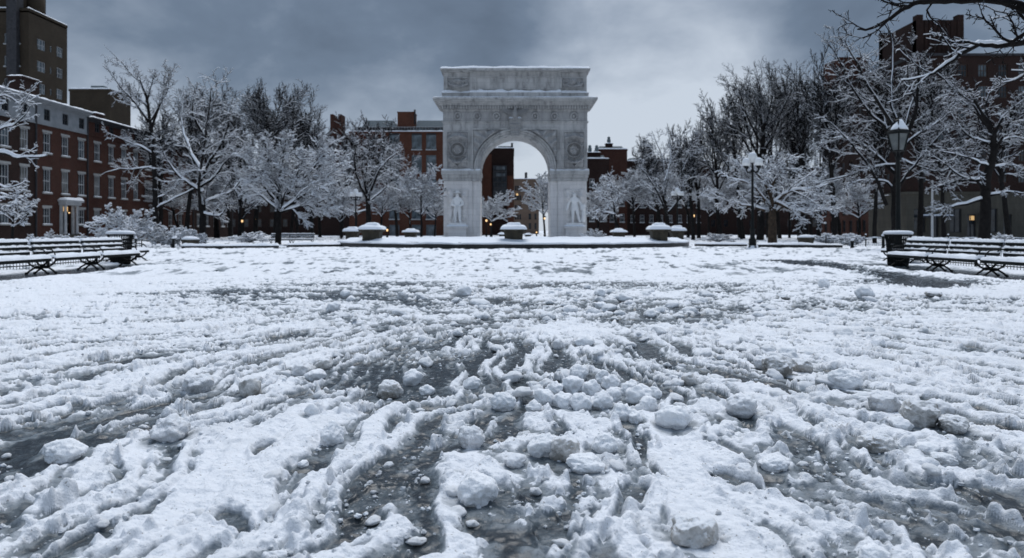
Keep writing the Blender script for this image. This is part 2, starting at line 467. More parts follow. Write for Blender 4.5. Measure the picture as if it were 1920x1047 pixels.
# where snow lies thick (+) or is trodden to slush (-): photo pixel of the middle, half sizes, amount
PATCH = [(60, 1000, 120, 50, -.22), (40, 860, 120, 30, -.16), (1880, 960, 120, 30, -.22), (1480, 493, 150, 7, -.40), (1800, 560, 150, 9, -.28), (1370, 545, 100, 9, -.34), (1220, 500, 120, 6, -.2), (760, 500, 200, 6, -.2), (980, 940, 95, 90, -.24), (690, 905, 120, 40, -.20), (180, 960, 170, 45, -.18), (60, 800, 160, 60, -.10), (480, 705, 160, 25, -.16), (1215, 650, 60, 50, -.20), (860, 705, 190, 40, -.15), (1010, 712, 110, 26, -.14),
 (1500, 850, 120, 60, -.20), (1330, 770, 60, 40, -.14), (1700, 965, 220, 40, -.20), (1560, 1010, 120, 50, -.14), (1350, 700, 160, 16, -.16), (700, 600, 260, 36, -.10), (1100, 545, 330, 10, -.14), (560, 548, 230, 8, -.16), (1160, 930, 30, 40, -.14), (1860, 1030, 140, 40, -.15), (1290, 840, 40, 70, -.16),
 (340, 965, 170, 80, .20), (1290, 950, 95, 90, .22), (540, 800, 130, 45, .16), (1080, 620, 80, 55, .16), (1400, 640, 170, 45, .16), (1700, 690, 170, 40, .14), (1115, 760, 110, 35, .12), (240, 620, 260, 55, .12), (1780, 600, 170, 40, .12), (1560, 780, 130, 50, .12), (1750, 900, 120, 50, .12), (640, 990, 60, 60, .10), (1390, 1000, 90, 60, .12), (930, 600, 130, 30, -.08), (100, 900, 90, 30, .10), (60, 660, 150, 40, .10)]
PATCHW = []
for px_, py_, rx_, ry_, am_ in PATCH:
    d_ = 1.17*1280/(py_-H0)
    PATCHW.append(((px_-960)/1280*d_, d_, rx_/1280*d_, ry_*d_*d_/1500, am_))
def ground_fields(x, y):
    """(height, snow cover 0..1) of the trampled plaza; x across, y away from the photographer"""
    x = np.asarray(x, np.float32); y = np.asarray(y, np.float32)
    rx = x-0.4; ry = 11.3-y
    r = np.hypot(rx, ry); th = np.arctan2(rx, np.maximum(ry, 0.01))
    ws = sstep(2.3, 5.5, r)*sstep(12.0, 8.0, y)
    u = th*8.0+0.5*noise2(x*.55, y*.55, 1)+.16*noise2(x*1.7, y*1.7, 2); v = r
    st = .16*noise2(u*1.05, v*.30, 3)+.40*noise2(u*2.6+7, v*.30, 4)+.50*noise2(u*5.6, v*.55, 7)+.36*noise2(u*11.5, v*1.2, 26)
    sth = .34*noise2(u*1.05, v*.30, 3)+.50*noise2(u*2.6+7, v*.45, 4)+.42*noise2(u*5.6, v*.9, 7)+.2*noise2(u*11.5, v*1.7, 26)*sstep(2, 5, r)
    st = st+.16*noise2(u*23, v*3.6, 28)
    iso = .62*noise2(x*.17+3, y*.42, 8)+.42*noise2(x*.6, y*.95, 9)+.38*noise2(x*1.6, y*2.1, 10)
    fine = .24*noise2(x*3.6, y*4.4, 11)+.22*noise2(x*8.1, y*9.4, 12)+.13*noise2(x*19, y*21, 13)
    # how much snow is left, by place: trodden in the middle, whole towards the edges and the fountain
    base = np.full(x.shape, .405, np.float32)
    base = base-.10*np.exp(-((y-13.2)/2.2)**2-(x/6.5)**2)
    base = base-.13*np.exp(-((y-6.2)/1.6)**2-((x+.2)/1.2)**2)
    base = base-.06*np.exp(-((y-9)/3.0)**2-(x/4)**2)
    base = base+.10*np.exp(-((y-9.0)/2.5)**2-((x-3.2)/1.3)**2)
    base = base+.12*np.exp(-((y-8.6)/3.5)**2-((x-.75)/.45)**2)
    base = base+.20*np.exp(-((y-3.0)/.9)**2-((x-.78)/.22)**2)
    base = base+.13*np.exp(-((y-3.2)/.8)**2-((x+1.15)/.4)**2)
    base = base+.27*sstep(15.3, 18.5, y)+.10*sstep(20, 34, y)
    base = base+.13*sstep(4.5, 8.5, np.abs(x))*sstep(6, 10, y)
    base = base-.08*sstep(1.1, 2.4, np.abs(x))*sstep(5, 3, y)
    for cx_, cy_, ex_, ey_, am_ in PATCHW:
        base = base+.56*am_*np.exp(-np.minimum(((x-cx_)/ex_)**2+((y-cy_)/ey_)**2, 30))
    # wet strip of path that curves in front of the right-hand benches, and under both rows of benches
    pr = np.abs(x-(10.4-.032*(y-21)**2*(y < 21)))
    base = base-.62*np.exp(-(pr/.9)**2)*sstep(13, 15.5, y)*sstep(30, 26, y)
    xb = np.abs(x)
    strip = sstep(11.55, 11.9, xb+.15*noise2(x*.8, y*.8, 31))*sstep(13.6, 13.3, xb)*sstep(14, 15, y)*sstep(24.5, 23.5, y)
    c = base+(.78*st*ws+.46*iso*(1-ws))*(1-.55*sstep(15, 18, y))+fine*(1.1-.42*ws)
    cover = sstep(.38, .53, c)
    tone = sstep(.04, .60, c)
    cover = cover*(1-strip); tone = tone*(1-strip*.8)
    thin = sstep(.16, .42, c)*(1-strip)
    # lumpy snow
    b1 = 1-np.abs(noise2(x*2.6+.4*st, y*2.6, 14)); b2 = 1-np.abs(noise2(x*6.3, y*6.3, 15)); b3 = 1-np.abs(noise2(x*15, y*15, 16))
    lump = .5*b1*b1+.34*b2*b2+.16*b3*b3*sstep(12, 6, y)
    hcov = sstep(.30, .60, c)*(1-strip)
    h = hcov*(.016+.026*lump*(1-.45*sstep(.6, .85, c)))+.014*sstep(.5, .95, c)+.016*thin*(.2+lump)
    h = h+(.25+.75*hcov)*(.4+.6*ws)*.032*sth+.008*ws*noise2(u*9, v*1.2, 27)
    # crumbs and clods frozen into it: most along the broken edges
    edge = np.exp(-((c-.44)/.13)**2)
    far = sstep(17.5, 15.5, y)
    wx = .06*noise2(x*9, y*9, 36)+.028*noise2(x*26, y*26, 37); wy = .06*noise2(x*9, y*9, 38)+.028*noise2(x*26, y*26, 39)
    d1, v1 = cell2((x+wx)*5.2, (y+wy)*5.2, 1, .42); r1 = .20+.26*v1
    h = h+far*(.07+.93*edge)*np.maximum(r1*r1-d1*d1, 0)/r1/5.2*.72*sstep(.25, .4, c)
    d2, v2 = cell2((x+.55*wx)*12.5+9, (y+.55*wy)*12.5, 2, .45); r2 = .20+.28*v2
    k2 = far*(.05+.95*edge)*sstep(.22, .36, c)
    h = h+k2*np.maximum(r2*r2-d2*d2, 0)/r2/12.5*.8
    near = sstep(9, 6, y)
    d3, v3 = cell2((x+.3*wx)*28+4, (y+.3*wy)*28, 3, .42); r3 = .2+.28*v3
    h = h+near*(.06+.8*edge)*np.maximum(r3*r3-d3*d3, 0)/r3/28*.8
    h = h+.007*noise2(x*11, y*11, 17)+.006*noise2(x*24, y*24, 18)*near+.010*noise2(x*1.3, y*1.3, 19)
    bump_cov = np.maximum((d1 < r1*.93)*far*(edge > .3)*(c > .3), (d2 < r2*.9)*(k2 > .25))
    cover = np.maximum(tone*.58+.42*cover, bump_cov*.74)
    # bare wet hollows round the large clods
    for cx_, cy_, cw, wet in MOAT:
        m = (np.abs(x-cx_) < 2.4*cw) & (np.abs(y-cy_) < 2.4*cw)
        if not m.any(): continue
        q = np.hypot(x[m]-cx_, y[m]-cy_+.25*cw)/cw*(1+.3*noise2(x[m]*7, y[m]*7, 25))
        k = sstep(1.0, .5, q)*.85
        h[m] = h[m]*(1-k)+.012*k
        if wet: cover[m] = cover[m]*(1-k*.8)+.2*k*.8
    # shoe prints pressed to the wet paving
    for fx, fy, fa, fs in FOOT:
        m = (np.abs(x-fx) < .4) & (np.abs(y-fy) < .4)
        if not m.any(): continue
        ca, sa = math.cos(fa), math.sin(fa)
        lx = (x[m]-fx)*ca+(y[m]-fy)*sa; ly = -(x[m]-fx)*sa+(y[m]-fy)*ca
        wd = .055*fs*(1+.22*np.sin(ly/(.145*fs)*2.0+.5))
        q = np.sqrt((lx/wd)**2+(ly/(.15*fs))**2)+.22*noise2(x[m]*16, y[m]*16, 20)
        k = sstep(1.02, .78, q)
        h[m] = h[m]*(1-k)+(.004+.003*noise2(x[m]*30, y[m]*30, 21))*k+.016*np.exp(-((q-1.2)/.16)**2)
        cover[m] = cover[m]*(1-k)+.12*k
    # undisturbed snow further off: soft dents and old tracks
    fz = sstep(16.5, 19, y)*(1-strip)
    dent = np.maximum(noise2(x*1.7, y*.75, 22)-.05, 0)**1.3*.13+.05*noise2(x*.6, y*.45, 23)+.03*noise2(x*4.2, y*2.6, 24)+.02*noise2(x*9, y*4, 29)
    h = h+fz*(.02-dent)
    cover = cover-fz*.74*sstep(-.08, .46, noise2(x*1.7, y*.75, 22)*.6+.4*noise2(x*4.5, y*1.6, 30)+.3*noise2(x*.35, y*.22, 35)); cover = np.clip(cover, 0, 1)  # grey mottling; darker colour in the dents stands in for their shading
    mound = np.exp(-((xb-11.3-.1*noise2(x*.7, y*.7, 33))/.35)**2)*sstep(14, 15, y)*sstep(25, 24, y)
    h = h+mound*.03*(1+.5*noise2(x*2.5, y*2.5, 34))
    h = h*(1-strip*.8)
    fo = sstep(60, 30, y)
    return h*(.3+.7*fo), cover

def ground_z(x, y):
    return float(ground_fields(np.array([x], np.float32), np.array([y], np.float32))[0][0])

def build_ground():
    a = np.linspace(1.55**-.5, 32**-.5, 820)
    ys = np.concatenate([[-60, -30, -15, -8, -4, -1.5, 0, .6, 1.0, 1.3], a**-2, np.geomspace(33, 1500, 70)])
    u = np.linspace(-1, 1, 1380)
    nin = len(u)
    ext = np.geomspace(1.0, 1500, 16)
    half = .80*np.maximum(ys, 1.2)+.55
    half = np.where(ys < 0, 2.0-ys*.3, half)
    X = half[:, None]*u[None, :]
    Lx = -half[:, None]-ext[::-1][None, :]; Rx = half[:, None]+ext[None, :]
    X = np.concatenate([Lx, X, Rx], 1).astype(np.float32)
    Y = np.repeat(ys[:, None], X.shape[1], 1).astype(np.float32)
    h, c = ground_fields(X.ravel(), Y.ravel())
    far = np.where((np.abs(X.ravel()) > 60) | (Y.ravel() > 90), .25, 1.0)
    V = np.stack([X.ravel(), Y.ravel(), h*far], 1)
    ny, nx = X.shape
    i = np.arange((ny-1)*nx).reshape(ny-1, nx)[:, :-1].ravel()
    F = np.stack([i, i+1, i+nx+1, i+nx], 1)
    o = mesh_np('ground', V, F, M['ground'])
    at_ = o.data.attributes.new('snow_cover', 'FLOAT', 'POINT')
    at_.data.foreach_set('value', np.ascontiguousarray(c, np.float32))
    tag(o, kind='structure', label='trampled snow and grey slush covering the paved plaza')
    return o

def ground_mat():
    m, t, b = newmat('trampled_snow')
    tc = N(t, 'ShaderNodeTexCoord')
    at_ = N(t, 'ShaderNodeAttribute', attribute_name='snow_cover')
    n = N(t, 'ShaderNodeTexNoise', ins={'Scale': 9.0, 'Detail': 7.0, 'Roughness': 0.7}); L(t, tc, 'Object', n, 'Vector')
    n2_ = N(t, 'ShaderNodeTexNoise', ins={'Scale': 1.6, 'Detail': 5.0, 'Roughness': 0.6}); L(t, tc, 'Object', n2_, 'Vector')
    ma = N(t, 'ShaderNodeMath', operation='MULTIPLY_ADD', ins={1: 0.75, 2: -0.375}); L(t, n, 'Fac', ma, 0)
    ad = N(t, 'ShaderNodeMath', operation='ADD'); L(t, at_, 'Fac', ad, 0); L(t, ma, 0, ad, 1)
    cr_ = ramp(t, [(0.0, (0.022, 0.028, 0.033)), (0.14, (0.078, 0.096, 0.108)), (0.36, (0.235, 0.268, 0.296)), (0.58, (0.60, 0.625, 0.655)), (0.78, (0.85, 0.87, 0.90))])
    L(t, ad, 0, cr_, 0)
    # brownish grit in patches
    gr = ramp(t, [(0.52, (1, 1, 1)), (0.74, (0.80, 0.80, 0.79))]); L(t, n2_, 'Fac', gr, 0)
    mu = N(t, 'ShaderNodeMixRGB', blend_type='MULTIPLY', ins={0: 0.8}); L(t, cr_, 0, mu, 1); L(t, gr, 0, mu, 2)
    # specks
    n3_ = N(t, 'ShaderNodeTexNoise', ins={'Scale': 55.0, 'Detail': 2.0}); L(t, tc, 'Object', n3_, 'Vector')
    sp = ramp(t, [(0.27, (0.35, 0.33, 0.3)), (0.33, (1, 1, 1))]); L(t, n3_, 'Fac', sp, 0)
    mu2 = N(t, 'ShaderNodeMixRGB', blend_type='MULTIPLY', ins={0: 0.75}); L(t, mu, 0, mu2, 1); L(t, sp, 0, mu2, 2)
    L(t, mu2, 0, b, 'Base Color')
    rr = ramp(t, [(0.05, 0.16), (0.3, 0.38), (0.6, 0.78)]); L(t, ad, 0, rr, 0); L(t, rr, 0, b, 'Roughness')
    b.inputs['Specular IOR Level'].default_value = 0.32
    n4_ = N(t, 'ShaderNodeTexNoise', ins={'Scale': 70.0, 'Detail': 5.0, 'Roughness': 0.7}); L(t, tc, 'Object', n4_, 'Vector')
    n5_ = N(t, 'ShaderNodeTexNoise', ins={'Scale': 22.0, 'Detail': 3.0, 'Roughness': 0.6}); L(t, tc, 'Object', n5_, 'Vector')
    sm = N(t, 'ShaderNodeMath', operation='MULTIPLY_ADD', ins={1: 1.8}); L(t, n5_, 'Fac', sm, 0); L(t, n4_, 'Fac', sm, 2)
    bs = ramp(t, [(0.1, 0.25), (0.5, 0.8)]); L(t, ad, 0, bs, 0)
    bp = N(t, 'ShaderNodeBump', ins={'Distance': 0.012}); L(t, sm, 0, bp, 'Height'); L(t, bs, 0, bp, 'Strength'); L(t, bp, 0, b, 'Normal')
    return m
M['ground'] = ground_mat()
build_ground()

# ------------------------------------------------------------------ clods of snow
M['clod_white'] = snow_mat('clod_white', (0.88, 0.90, 0.925), (0.70, 0.72, 0.74), scale=7, bump=.6, bscale=60, lo=.58, hi=.8, sss=.35)
M['clod_grey'] = snow_mat('clod_grey', (0.78, 0.79, 0.805), (0.38, 0.378, 0.37), scale=7, bump=.7, bscale=60, lo=.47, hi=.68, top=True, sss=.25)
M['clod_tan'] = snow_mat('clod_tan', (0.75, 0.745, 0.73), (0.31, 0.288, 0.255), scale=7, bump=.7, bscale=60, lo=.40, hi=.62, top=True, sss=.2)
M['clod_dark'] = snow_mat('clod_dark', (0.74, 0.74, 0.73), (0.25, 0.24, 0.22), scale=9, bump=.8, bscale=50, lo=.39, hi=.60, top=True, sss=.2)
def ico(sub):
    bm = bmesh.new(); bmesh.ops.create_icosphere(bm, subdivisions=sub, radius=1)
    V = np.array([v.co[:] for v in bm.verts]); F = np.array([[v.index for v in f.verts] for f in bm.faces]); bm.free()
    return V, F
ICO4, ICO3, ICO2, ICO1 = ico(5), ico(4), ico(3), ico(2)
def clod_shape(seed, w, d, h, base=ICO4, rough=1.0):
    rg = np.random.default_rng(seed)
    V, F = base
    D = V.copy()
    rad = np.ones(len(V))
    # facets: cut by random planes, then lumps
    for _ in range(9):
        n = rg.normal(size=3); n /= np.linalg.norm(n)
        if n[2] < -.5: n[2] *= -1
        lim = rg.uniform(.72, .95)
        q = D@n
        rad = np.minimum(rad, np.where(q > .05, lim/np.maximum(q, .05), 9))
    o = rg.uniform(0, 50, 3)
    rad = rad+rough*(.17*noise3(V*1.3+o, 1)+.13*noise3(V*2.9+o, 2)+.085*np.abs(noise3(V*5.5+o, 3))+.045*noise3(V*13+o, 4)+.02*noise3(V*27+o, 6))
    D = D*rad[:, None]*np.array([w, d, h])*.5
    D[:, 2] = np.maximum(D[:, 2], -h*.40)
    D[:, 2] -= D[:, 2].min()
    return D, F
ck = {'w': 'clod_white', 'g': 'clod_grey', 't': 'clod_tan', 'd': 'clod_dark'}
def place_clod(seed, px, py, wpx, hr, look, label, group=None, lift=0.0, base=ICO4, name='snow_clod', rough=1.0):
    x, d2, w = clod_xy(px, py, wpx)
    z = ground_z(x, d2)
    D, F = clod_shape(seed, w, w*.92, w*hr, base, rough)
    o = mesh_np(name, D, F, M[ck[look]])
    o.location = (x, d2, max(0.0, z-.12*w*hr)+lift)
    o.rotation_euler = (0, 0, seed*1.3)
    tag(o, label, 'snow clod', group)
    return o
for i, (px, py, wp, hr, lk, lb) in enumerate(CL):
    place_clod(i+1, px, py, wp, hr, lk, lb, base=ICO4 if wp > 40 else ICO3)
for i, (px, py, wp) in enumerate(HEAP):
    place_clod(200+i, px, py, wp, .86, 'w', 'white rounded ball of snow in the close heap at the centre of the plaza', 'snowballs in the heap', base=ICO3, rough=1.35)
# scattered lumps, alike
rl = random.Random(11)
protos = []
for k in range(7):
    D, F = clod_shape(400+k, 1, .95, .6, ICO2, 1.5)
    protos.append((D, F))
nl = 0; tries = 0
first = [None]*7
while nl < 290 and tries < 6000:
    tries += 1
    py = 530+ (rl.random()**1.25)*500
    px = 960+rl.gauss(0, 1)*520
    extra = nl >= 130
    if extra: px = 1240+rl.gauss(0, 1)*240; py = 545+abs(rl.gauss(0, 1))*110
    if not (-60 < px < 1980): continue
    d = 1536/(py-H0); x = (px-960)/1280*d
    h, c = ground_fields(np.array([x], np.float32), np.array([d], np.float32))
    if d > 17 or (not extra and c[0] > .9 and rl.random() < .75): continue
    k = rl.randrange(7)
    s = rl.uniform(.05, .13)*(1 if d < 9 else 1.3)*(.65 if d < 4.5 else 1)
    lk = rl.choice('wwwwwg')
    if extra: s *= rl.uniform(1.0, 1.7)
    if first[k] is None:
        D, F = protos[k]
        o = mesh_np('snow_lump', D, F, M[ck[lk]]); first[k] = o
    else:
        o = first[k].copy(); COL.objects.link(o)
    o.location = (x, d, max(0, float(h[0])-.22*s)); o.scale = (s*rl.uniform(.85, 1.3), s, s*rl.uniform(.7, 1.05)); o.rotation_euler = (rl.uniform(-.3, .3), rl.uniform(-.3, .3), rl.uniform(0, 6.3))
    tag(o, 'small loose lump of snow scattered over the trampled plaza', 'snow lump', 'small snow lumps scattered over the plaza')
    nl += 1
# crumbs: nobody could count them
def crumbs():
    rg = np.random.default_rng(3)
    n = 36000
    y = 1.9+14*rg.random(n)**1.8
    x = rg.uniform(-1, 1, n)*(.78*y+.3)
    h, c = ground_fields(x.astype(np.float32), y.astype(np.float32))
    cl = noise2(x*1.1, y*1.1, 41)+.5*noise2(x*3.2, y*3.2, 42)
    keep = (rg.random(n) < np.where(c < .8, .50, .10)*sstep(-.35, .5, cl))
    x, y, h = x[keep], y[keep], h[keep]
    n = len(x)
    s = (.003+.011*rg.random(n)**3.5)*(1+.07*y)
    V0, F0 = ICO1
    k = len(V0)
    vs = []
    for j in range(6):
        vs.append(clod_shape(900+j, 2, 1.7, 1.3, ICO1, 2.4)[0])
    vs = np.array(vs)
    pick = rg.integers(0, 6, n)
    a = rg.uniform(0, 6.28, n)
    B = vs[pick]*s[:, None, None]
    ca, sa = np.cos(a)[:, None], np.sin(a)[:, None]
    X = B[:, :, 0]*ca-B[:, :, 1]*sa+x[:, None]; Y = B[:, :, 0]*sa+B[:, :, 1]*ca+y[:, None]; Z = B[:, :, 2]+(h-.25*s)[:, None]
    V = np.stack([X, Y, Z], 2).reshape(-1, 3)
    F = (F0[None]+(np.arange(n)*k)[:, None, None]).reshape(-1, 3)
    o = mesh_np('snow_crumbs', V, F, M['crumb'], False)
    tag(o, 'fine crumbs of snow and ice strewn over the slush', kind='stuff')
M['crumb'] = snow_mat('crumb', (0.76, 0.79, 0.82), (0.3, 0.31, 0.32), scale=2.5, bump=.2, bscale=60, lo=.4, hi=.66)
crumbs()
# ------------------------------------------------------------------ the marble arch
def stone_mat(name, c1, c2, rough=.75, stain=.5):
    m, t, b = newmat(name)
    b.inputs['Roughness'].default_value = rough; b.inputs['Specular IOR Level'].default_value = .25
    tc = N(t, 'ShaderNodeTexCoord')
    sp = N(t, 'ShaderNodeSeparateXYZ'); L(t, tc, 'Object', sp, 0)
    cb = N(t, 'ShaderNodeCombineXYZ'); L(t, sp, 0, cb, 0); L(t, sp, 2, cb, 1)
    br = N(t, 'ShaderNodeTexBrick', ins={'Scale': 1.0, 'Color1': (1, 1, 1, 1), 'Color2': (.88, .88, .88, 1), 'Mortar': (.62, .62, .62, 1), 'Mortar Size': .018, 'Brick Width': 2.1, 'Row Height': .82})
    L(t, cb, 0, br, 'Vector')
    mp = N(t, 'ShaderNodeMapping'); mp.inputs['Scale'].default_value = (1.3, 1.3, .35); L(t, tc, 'Object', mp, 0)
    n = N(t, 'ShaderNodeTexNoise', ins={'Scale': 1.0, 'Detail': 8.0, 'Roughness': .7}); L(t, mp, 0, n, 'Vector')
    rp = ramp(t, [(.32, tuple(c*(1-stain) for c in c1)), (.5, c2), (.68, c1)]); L(t, n, 'Fac', rp, 0)
    mu = N(t, 'ShaderNodeMixRGB', blend_type='MULTIPLY', ins={0: .8}); L(t, rp, 0, mu, 1); L(t, br, 'Color', mu, 2)
    L(t, mu, 0, b, 'Base Color')
    n2_ = N(t, 'ShaderNodeTexNoise', ins={'Scale': 5.0, 'Detail': 5.0}); L(t, tc, 'Object', n2_, 'Vector')
    bp = N(t, 'ShaderNodeBump', ins={'Strength': .3, 'Distance': .05}); L(t, n2_, 'Fac', bp, 'Height'); L(t, bp, 0, b, 'Normal')
    return m
M['marble'] = stone_mat('marble_clean', (.80, .775, .755), (.72, .70, .685), stain=.2)
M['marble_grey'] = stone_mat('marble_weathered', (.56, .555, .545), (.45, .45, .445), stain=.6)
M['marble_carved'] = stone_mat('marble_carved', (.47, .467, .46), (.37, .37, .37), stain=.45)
M['marble_dark'] = stone_mat('marble_dark_grey', (.36, .36, .355), (.29, .29, .29), stain=.4)  # darker marble tone for the keystone and eagle
M['statue'] = mat('statue_marble', (.88, .88, .87), (.76, .76, .755), scale=1.5, rough=.7)

AD = 93.0                              # distance to the front of the arch
ACX = (966-960)/1280*AD
def az(zy):                            # height from my sketch of the arch (rows measured on the photo)
    return 1.2+(432-(100+zy/2.754))/13.76
def axx(zx):
    return (zx-485)/2.754/13.76
arch = empty('triumphal_arch', (ACX, AD, 0), 0, 'tall pale marble triumphal arch with snow on its ledges, beyond the fountain', 'arch')
T = 6.0
ZI = az(606)                           # springing line
RI = 4.79
def part(mb, name, m, parent=arch, bevel=0.0):
    return mb.build(name, m, parent, bevel)
def slab(hw, y0, y1, z0, z1, x0=None, x1=None):
    mb = MB(); mb.box(-hw if x0 is None else x0, hw if x1 is None else x1, y0, y1, z0, z1); return mb
def ledge(name, m, hw, out_, z0, z1, parent=arch, steps=((0, 0, 1),)):
    mb = MB()
    for e, a, b_ in steps:
        mb.box(-hw-out_*e, hw+out_*e, -out_*e, T+out_*e, z0+(z1-z0)*a, z0+(z1-z0)*b_)
    return part(mb, name, m, parent, .03)
def relief(x0, x1, z0, z1, y, amp, fn, parent, name, m, res=.06, keep=None):
    """carved low relief: a height field standing out of the wall face (towards -y)"""
    nx = int((x1-x0)/res)+1; nz = int((z1-z0)/res)+1
    X, Z = np.meshgrid(np.linspace(x0, x1, nx+1), np.linspace(z0, z1, nz+1))
    e = np.minimum(np.minimum(X-x0, x1-X), np.minimum(Z-z0, z1-Z))
    Hh = fn(X, Z)*np.clip(e/(res*1.5), 0, 1)
    V = np.stack([X.ravel(), (y-.012-amp*Hh).ravel(), Z.ravel()], 1)
    i = (np.arange(nz)[:, None]*(nx+1)+np.arange(nx)[None]).ravel()
    F = np.stack([i, i+1, i+nx+2, i+nx+1], 1)
    if keep is not None:
        kp = keep(X, Z).ravel()
        F = F[kp[F].all(1)]
        used = np.unique(F); mp_ = np.zeros(len(V), int); mp_[used] = np.arange(len(used)); V = V[used]; F = mp_[F]
    return mesh_np(name, V, F, m, True, None, parent)
for s in (-1, 1):
    xo, xi_, xg = 9.75*s, RI*s, 5.83*s
    a, b_ = sorted((xo, xg)); c, d = sorted((xg, xi_))
    mb = MB(); mb.box(a, b_, 0, T, -.1, az(660))
    mb.box(c, d, .28, T-.28, -.1, az(660))
    mb.box(a-.12 if s < 0 else a+.0, b_+.12 if s > 0 else b_, -.12, T+.12, -.1, .55)
    pier = part(mb, 'pier', M['marble'], bevel=.04)
    # impost block
    mb = MB(); a, b_ = sorted((10.05*s, (RI-.10)*s))
    mb.box(a+.18, b_-.18, -.10, T+.1, az(660), az(643)); mb.box(a+.1, b_-.1, -.25, T+.2, az(643), az(628)); mb.box(a, b_, -.42, T+.3, az(628), ZI-.02)
    part(mb, 'impost', M['marble_grey'], bevel=.03)
    mb = MB(); mb.snow(a, b_, -.42, -.02, ZI-.02, .20, 3+s, lump=.5)
    part(mb, 'snow_ledge', M['snow'])
    # upper panel with medallion
    xm = axx(190)*-1*s if s > 0 else axx(190)
    cx = axx(188) if s < 0 else axx(788)
    x0, x1 = cx-1.38, cx+1.38
    def fn(X, Z, cx=cx):
        cz = az(500); r = np.hypot(X-cx, Z-cz)
        ring = np.exp(-((r-1.0)/.10)**2)*1.0+np.exp(-((r-.72)/.06)**2)*.5
        boss = np.where(r < .62, .45+.3*noise2(X*3.1, Z*3.1, 51), 0)
        n_ = .5+.5*noise2(np.abs(X-cx)*2.2+cx, Z*2.2, 52)+.3*noise2(np.abs(X-cx)*5, Z*5, 53)
        swag = np.exp(-((Z-(cz-1.75+.33*(X-cx)**2))/.16)**2)*.9+np.exp(-((Z-(cz+1.9-.3*np.abs(X-cx)))/.2)**2)*.8
        cross = np.exp(-((np.abs(X-cx)-(Z-(cz-2.3))*1.0)/.12)**2)*(Z < cz-1.0)*.6
        return np.where(r < 1.1, ring+boss, np.clip(n_*.75, 0, 1)*.7+swag+cross)
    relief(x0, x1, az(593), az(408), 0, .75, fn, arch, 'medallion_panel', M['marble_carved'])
    mb = MB()
    for (u0, u1, w0, w1) in ((x0-.14, x1+.14, az(408)+.002, az(408)+.13), (x0-.14, x1+.14, az(593)-.13, az(593)-.002), (x0-.14, x0-.002, az(593), az(408)), (x1+.002, x1+.14, az(593), az(408))):
        mb.box(u0, u1, -.2, .05, w0, w1)
    part(mb, 'panel_frame', M['marble_grey'])
    # spandrel carving (winged figures, drapery)
    sx0, sx1 = sorted((axx(268) if s < 0 else axx(702), 0.62*s))
    def fs(X, Z, s=s):
        r = np.hypot(X, Z-ZI)
        m_ = sstep(RI+.86, RI+1.05, r)
        ax_ = np.abs(X)
        wing = np.sin((ax_*.9-Z*1.25)*4.2+1.5*noise2(ax_, Z, 55))*.35+.5
        fig = np.exp(-(((ax_-3.6)*.8+(Z-13.6)*.6)/.5)**2-(((ax_-3.6)*.6-(Z-13.6)*.8)/1.6)**2)*.9
        head = np.exp(-(np.hypot(ax_-3.0, Z-14.35)/.28)**2)*1.0
        return m_*(wing*(.55+.4*noise2(ax_*1.4, Z*1.4, 56))+fig+head)
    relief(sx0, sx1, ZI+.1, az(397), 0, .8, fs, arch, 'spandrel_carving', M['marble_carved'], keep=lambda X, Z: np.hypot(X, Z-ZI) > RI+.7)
# wall above the springing, with the round opening
mb = MB()
nA = 48
ztop = az(362)
for y in (0, T):
    V = []; F = []
    for k in range(nA+1):
        t = math.pi*k/nA
        x = -RI*math.cos(t); z = ZI+RI*math.sin(t)
        V += [(x, y, z), (x*(9.83/RI) if False else (-9.83 if k == 0 else (9.83 if k == nA else x)), y, ztop if 0 < k < nA else ZI)]
    # columns of quads between the curve and the top line
    for k in range(1, nA-1):
        F.append((2*k, 2*k+2, 2*k+3, 2*k+1))
    b0 = len(V)
    V += [(-RI, y, ztop), (-9.83, y, ztop), (-9.83, y, ZI), (-RI, y, ZI), (RI, y, ztop), (9.83, y, ztop), (9.83, y, ZI), (RI, y, ZI)]
    F += [(b0+2, b0+3, b0, b0+1), (b0+7, b0+6, b0+5, b0+4), (b0+3, 2, 3, b0), (2*(nA-1), b0+7, b0+4, 2*(nA-1)+1)]
    if y == T: F = [f[::-1] for f in F]
    mb.add(V, F)
V = []; F = []
for k in range(nA+1):
    t = math.pi*k/nA
    V += [(-RI*math.cos(t), 0, ZI+RI*math.sin(t)), (-RI*math.cos(t), T, ZI+RI*math.sin(t))]
for k in range(nA): F.append((2*k+1, 2*k+3, 2*k+2, 2*k))
mb.add(V, F, 0, True)
mb.add([(-9.83, 0, ZI), (-9.83, T, ZI), (-9.83, T, ztop), (-9.83, 0, ztop)], [(0, 1, 2, 3)])
mb.add([(9.83, 0, ZI), (9.83, T, ZI), (9.83, T, ztop), (9.83, 0, ztop)], [(3, 2, 1, 0)])
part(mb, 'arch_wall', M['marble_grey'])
# coffers of the vault
mb = MB()
for k in range(1, 17):
    t = math.pi*(k)/17
    for (ya, yb) in ((.35, .6), (T-.6, T-.35)):
        pass
    ct, st = math.cos(t), math.sin(t)
    w = .14
    for (q0, q1) in ((.5, T-.5),):
        P = []
        for (dr, dt) in ((.0, -w), (.0, w), (-.06, w), (-.06, -w)):
            r = RI+dr; tt = t+dt/RI
            P.append((-r*math.cos(tt), ZI+r*math.sin(tt)))
        v = [(x, q0, z) for x, z in P]+[(x, q1, z) for x, z in P]
        mb.add(v, [(0, 1, 2, 3), (7, 6, 5, 4), (3, 2, 6, 7), (0, 3, 7, 4), (2, 1, 5, 6)])
part(mb, 'vault_ribs', M['marble_grey'])
